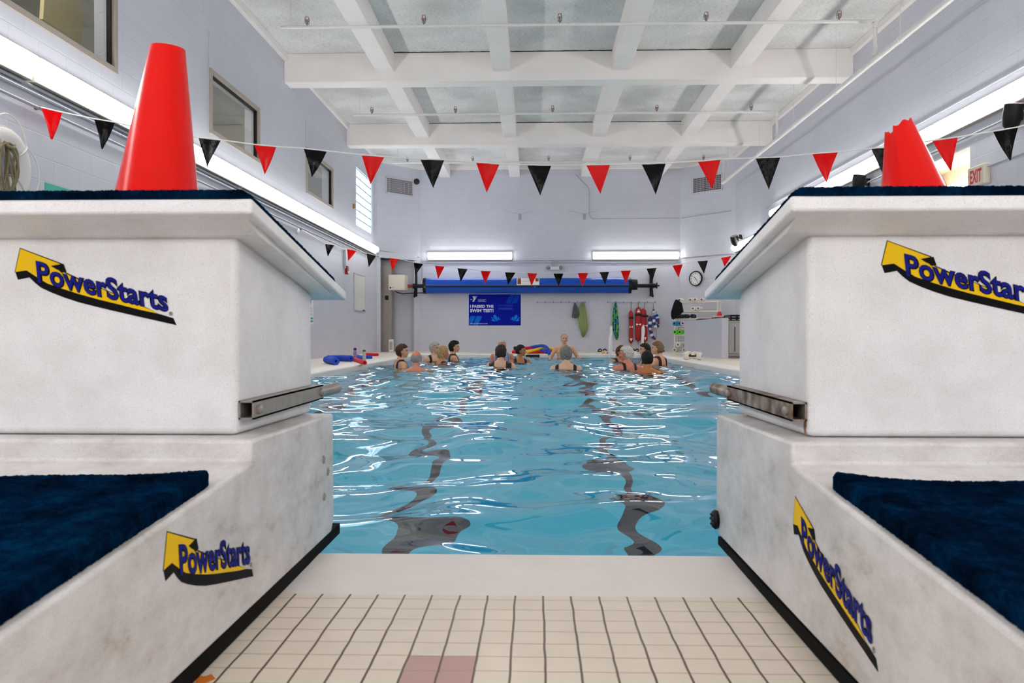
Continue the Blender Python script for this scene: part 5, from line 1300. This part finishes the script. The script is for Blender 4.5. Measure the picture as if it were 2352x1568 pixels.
    rm = tmp.modifiers.new('r', 'REMESH'); rm.mode = 'VOXEL'; rm.voxel_size = .0075; rm.use_smooth_shade = True
    sm = tmp.modifiers.new('s', 'SMOOTH'); sm.factor = .5; sm.iterations = 3
    me = bpy.data.meshes.new_from_object(tmp.evaluated_get(bpy.context.evaluated_depsgraph_get())); me.name = 'person'
    bpy.data.objects.remove(tmp); bpy.data.meshes.remove(raw)
    SK = mat('skin_%d_%d_%d' % skin, skin, .5, noise_amt=.10, noise_scale=9); LIP = mat('lips_%d' % skin[0], (min(255, skin[0] - 20), skin[1] - 55, skin[2] - 50), .5); EY = mat('eye_dark', (48, 34, 30), .3); BR = mat('brow_%d_%d' % hair[0][:2], tuple(int(c * .8) for c in hair[0]), .8)
    for mm in (SK, LIP, EY, BR): me.materials.append(mm)
    inv = lambda p: (lambda q: Vector((q.x, q.y * cos(pitch) + q.z * sin(pitch), -q.y * sin(pitch) + q.z * cos(pitch))))(rot2(p - NK, -ta)) + NK - Vector((0, .02, T))
    nv = len(me.polygons); cen = np.empty(nv * 3); me.polygons.foreach_get('center', cen); cen = cen.reshape(-1, 3); mi = np.zeros(nv, dtype=np.int32)
    for i in np.nonzero(cen[:, 2] > T - .25)[0]:
        q = inv(Vector(cen[i]))
        if q.y > .055:
            ax = abs(q.x)
            if abs(ax - .031) < .014 and abs(q.z + .112) < .0075: mi[i] = 2
            elif abs(ax - .032) < .019 and abs(q.z + .093) < .0048: mi[i] = 3
            elif ax < .023 and abs(q.z + .1775) < .0075 and q.y > .08: mi[i] = 1
    me.polygons.foreach_set('material_index', mi); me.polygons.foreach_set('use_smooth', [True] * nv)
    body = bpy.data.objects.new('person', me); COL.objects.link(body)
    body.location = (x0, Y, fz); body.rotation_euler = (0, 0, radians(-face)); ORG[body.name] = Vector((0, 0, 0)); tag(body, label, 'person', 'swimmers in the pool class')
    # hair
    col, style = hair
    HM = mat('hair_%d_%d_%d' % col, col, .75, noise_amt=.45, noise_scale=70, bump=.6, bump_scale=120)
    hm = MB(); n, k = 72, 48; rnd = random.Random(px)
    th = {'short': .020, 'curly': .024, 'bald': .006, 'fringe': .007, 'bun': .012, 'long': .020, 'white': .022, 'crop': .014}[style]
    C = Vector((0, -.006, -.100)); vs = []
    for i in range(k + 1):
        t = pi * i / k
        for j in range(n):
            a = 2 * pi * j / n; dvec = Vector((sin(t) * cos(a), sin(t) * sin(a), cos(t)))
            fwd = dvec.y; z = dvec.z; side = abs(dvec.x)
            hl = {'bald': .95, 'fringe': .25}.get(style, .30)
            cov = 1.0
            if fwd > .25 and z < hl + .25 * (1 - side): cov = 0                       # face
            if fwd > -.05 and z < -.10: cov = 0
            if z < {'curly': -.80, 'short': -.80, 'white': -.85, 'crop': -.72, 'bun': -.62, 'long': -.95, 'bald': -.6, 'fringe': -.6}[style]: cov = 0
            if style == 'bald' and (z > .30 or fwd > .35): cov = 0
            if style == 'fringe' and fwd > .12: cov = 0
            nz = noise.noise(dvec * {'curly': 6.0, 'white': 5.0}.get(style, 3.2) + Vector((px, 0, 0)))
            e = th * (1.0 + {'curly': 1.0, 'white': .7, 'short': .55}.get(style, .3) * nz)
            if style == 'curly': e += .006 * noise.noise(dvec * 17 + Vector((0, px, 0)))
            down = 1.0 + (.18 if z < -.3 and fwd < 0 else 0)
            rad = Vector((.076 + e, .096 + e, (.098 + e) * down)) if cov else Vector((.058, .072, .075))
            if cov and style != 'bald': rad.x += .002 * sin(a * 26 + t * 5)
            vs.append(hd(C + Vector((dvec.x * rad.x, dvec.y * rad.y, dvec.z * rad.z))))
    hm.add(vs, [(i * n + j, (i + 1) * n + j, (i + 1) * n + (j + 1) % n, i * n + (j + 1) % n) for i in range(k) for j in range(n)])
    if style == 'bun': hm.ell(hd((0, -.118, -.060)), (.034, .034, .034), 16, 10)
    if style == 'long': hm.tube([hd((0, -.08, -.14)), hd((0, -.095, -.22)), hd((.01, -.085, -.31))], [.05, .045, .02], 14)
    hm.build('hair', HM, body, smooth=True, local=True, fix=True)
    if glasses:
        g_ = MB()
        for s in (-1, 1):
            g_.tube([hd((s * .031 + .021 * cos(t), .098, -.112 + .015 * sin(t))) for t in np.linspace(0, 2 * pi, 15)], .0022, 6); g_.tube([hd((s * .052, .096, -.108)), hd((s * .078, .0, -.11))], .002, 5)
        g_.tube([hd((-.01, .1, -.11)), hd((.01, .1, -.11))], .002, 5); g_.build('glasses', BLACK, body, local=True)
    # swimsuit: a fitted shell over the body
    if suit:
        smat, fn = suit
        vn = len(me.vertices); co = np.empty(vn * 3); me.vertices.foreach_get('co', co); co = co.reshape(-1, 3); no = np.array([v.normal[:] for v in me.vertices])
        keep = []
        for p in me.polygons:
            x, y, z = cen[p.index]; z -= T
            if fn(x / W, y, z): keep.append(tuple(p.vertices))
        used = sorted({i for f in keep for i in f}); mp = {v: i for i, v in enumerate(used)}
        sm_ = bpy.data.meshes.new('swimsuit'); sm_.from_pydata([tuple(co[i] + no[i] * .004) for i in used], [], [tuple(mp[i] for i in f) for f in keep]); sm_.materials.append(smat)
        sm_.polygons.foreach_set('use_smooth', [True] * len(keep))
        so = bpy.data.objects.new('swimsuit', sm_); COL.objects.link(so); so.parent = body
        sd = so.modifiers.new('t', 'SOLIDIFY'); sd.thickness = .003; sd.offset = 0
    return body
def suit_cut(front=-.46, back=-.56, strap=(.075, .125), v=0.0):
    def fn(x, y, z):
        if z < -.93 or abs(x) > .172: return False
        if z > -.30 and abs(x) > .14: return False
        ax = abs(x); lim = front if y > 0 else back
        if z < lim + (v * ax * 3 if True else 0): return z > -.93 and (ax < .162 or z < -.45)
        return strap[0] < ax < strap[1] and z < -.262
    return fn
def trunks(x, y, z): return -1.05 < z < -.72
SB = mat('suit_black', (14, 14, 20), .6); SN = mat('suit_navy', (22, 24, 60), .6); SR = mat('suit_blue', (26, 54, 190), .55); TRK = mat('trunks_navy', (26, 34, 70), .7)
SP = stripy('suit_stripes', (38, 34, 96), (214, 208, 226), 11, .8); SW = stripy('suit_wine', (92, 24, 44), (50, 60, 66), 9, 5)
def floral():
    m = mat('suit_floral', (18, 14, 20), .6); nt, b = nodes_of(m); tc = nt.nodes.new('ShaderNodeTexCoord'); v = nt.nodes.new('ShaderNodeTexVoronoi'); v.inputs['Scale'].default_value = 34
    nt.links.new(tc.outputs['Object'], v.inputs['Vector']); r1 = rampn(nt, [(.20, (1, 1, 1, 1)), (.34, (0, 0, 0, 1))]); nt.links.new(v.outputs['Distance'], r1.inputs[0])
    sp = nt.nodes.new('ShaderNodeSeparateColor'); nt.links.new(v.outputs['Color'], sp.inputs[0]); r2 = rampn(nt, [(.1, srgb(200, 40, 50)), (.4, srgb(60, 110, 60)), (.6, srgb(230, 130, 110)), (.9, srgb(20, 16, 22))]); nt.links.new(sp.outputs[0], r2.inputs[0])
    x = nt.nodes.new('ShaderNodeMix'); x.data_type = 'RGBA'; nt.links.new(r1.outputs[0], x.inputs[0]); x.inputs[6].default_value = srgb(18, 14, 20); nt.links.new(r2.outputs[0], x.inputs[7]); nt.links.new(x.outputs[2], b.inputs['Base Color']); return m
SF = floral()
PALE, PINK, TAN, OLIVE, FAIR = (236, 176, 138), (230, 144, 118), (206, 122, 66), (196, 130, 86), (238, 188, 154)
wide = suit_cut(-.44, -.50, (.085, .155))
person(922, 842, 791, 66, -22, PALE, ((88, 54, 30), 'short'), (SN, suit_cut()), 'woman with short brown hair facing right, leftmost in the pool', 'down', 1.0)
person(956, 851, 805, 8, 12, PINK, ((190, 180, 172), 'bald'), (TRK, trunks), 'bald man with sunburnt bare back turned to the camera at the left', 'down', 1.18, True)
person(997, 830, 786, 150, 34, FAIR, ((214, 208, 198), 'white'), (SB, suit_cut(-.44, -.5)), 'woman with short grey hair and glasses in a black swimsuit at the left', 'down', 1.02, glasses=True)
person(1016, 836, 797, 50, -22, (214, 150, 108), ((226, 184, 128), 'curly'), (mat('suit_maroon', (88, 26, 40), .6), suit_cut()), 'woman with curly blonde hair and maroon straps facing right', 'fwd', 1.04)
person(1042, 829, 784, 78, -14, PALE, ((28, 20, 18), 'curly'), (SB, suit_cut(-.44, -.44, (.06, .13))), 'woman with dark curly hair in a black and blue swimsuit facing right', 'fwd', 1.08)
person(1153, 828, 781, 178, 8, PINK, ((222, 216, 212), 'crop'), (SP, suit_cut(-.40, -.42, (.06, .15))), 'white haired woman in a purple striped swimsuit facing the camera', 'down', 1.12)
person(1150, 843, 793, 4, -8, FAIR, ((58, 44, 38), 'short'), (SF, suit_cut(-.40, -.50, (.09, .185))), 'brown haired woman in a dark floral swimsuit with her back to the camera', 'wide', 1.1)
person(1194, 832, 792, 165, 72, OLIVE, ((26, 18, 18), 'bun'), (SB, suit_cut(-.50, -.5, (.08, .135), .0)), 'dark haired woman with a bun in a black swimsuit looking right', 'fwd', .98)
person(1296, 822, 767, 176, 4, PALE, ((150, 130, 112), 'fringe'), (TRK, trunks), 'bare chested balding man standing and facing the class at the far edge', 'wide', 1.12, True)
person(1300, 849, 796, 2, 3, FAIR, ((150, 146, 144), 'white'), (SB, suit_cut(-.44, -.52, (.105, .15))), 'grey haired woman in a black swimsuit with her back turned at the centre', 'wide', 1.1)
person(1422, 829, 794, 150, 8, (218, 158, 126), ((120, 62, 34), 'curly'), (SB, suit_cut()), 'woman with reddish brown hair bending and laughing beside the ladder', 'down', 1.0, pitch=-.35)
person(1441, 848, 796, -20, 48, PINK, ((240, 234, 224), 'white'), (SB, suit_cut(-.44, -.52, (.06, .10))), 'white haired swimmer with a black strap turned to the left', 'down', 1.14)
person(1483, 834, 789, -95, -5, PALE, ((34, 26, 26), 'long'), (SB, suit_cut()), 'young woman with dark tied hair facing left among the right hand group', 'down', .95)
person(1512, 839, 785, -50, 28, PALE, ((150, 122, 88), 'short'), (SW, suit_cut(-.44, -.44, (.06, .12))), 'woman with short light brown hair in a wine coloured suit at the far right', 'down', 1.14)
person(1487, 853, 806, 5, 8, TAN, ((16, 12, 12), 'crop'), (TRK, trunks), 'dark haired man with tanned bare shoulders seen from behind at the right', 'down', 1.2, True)
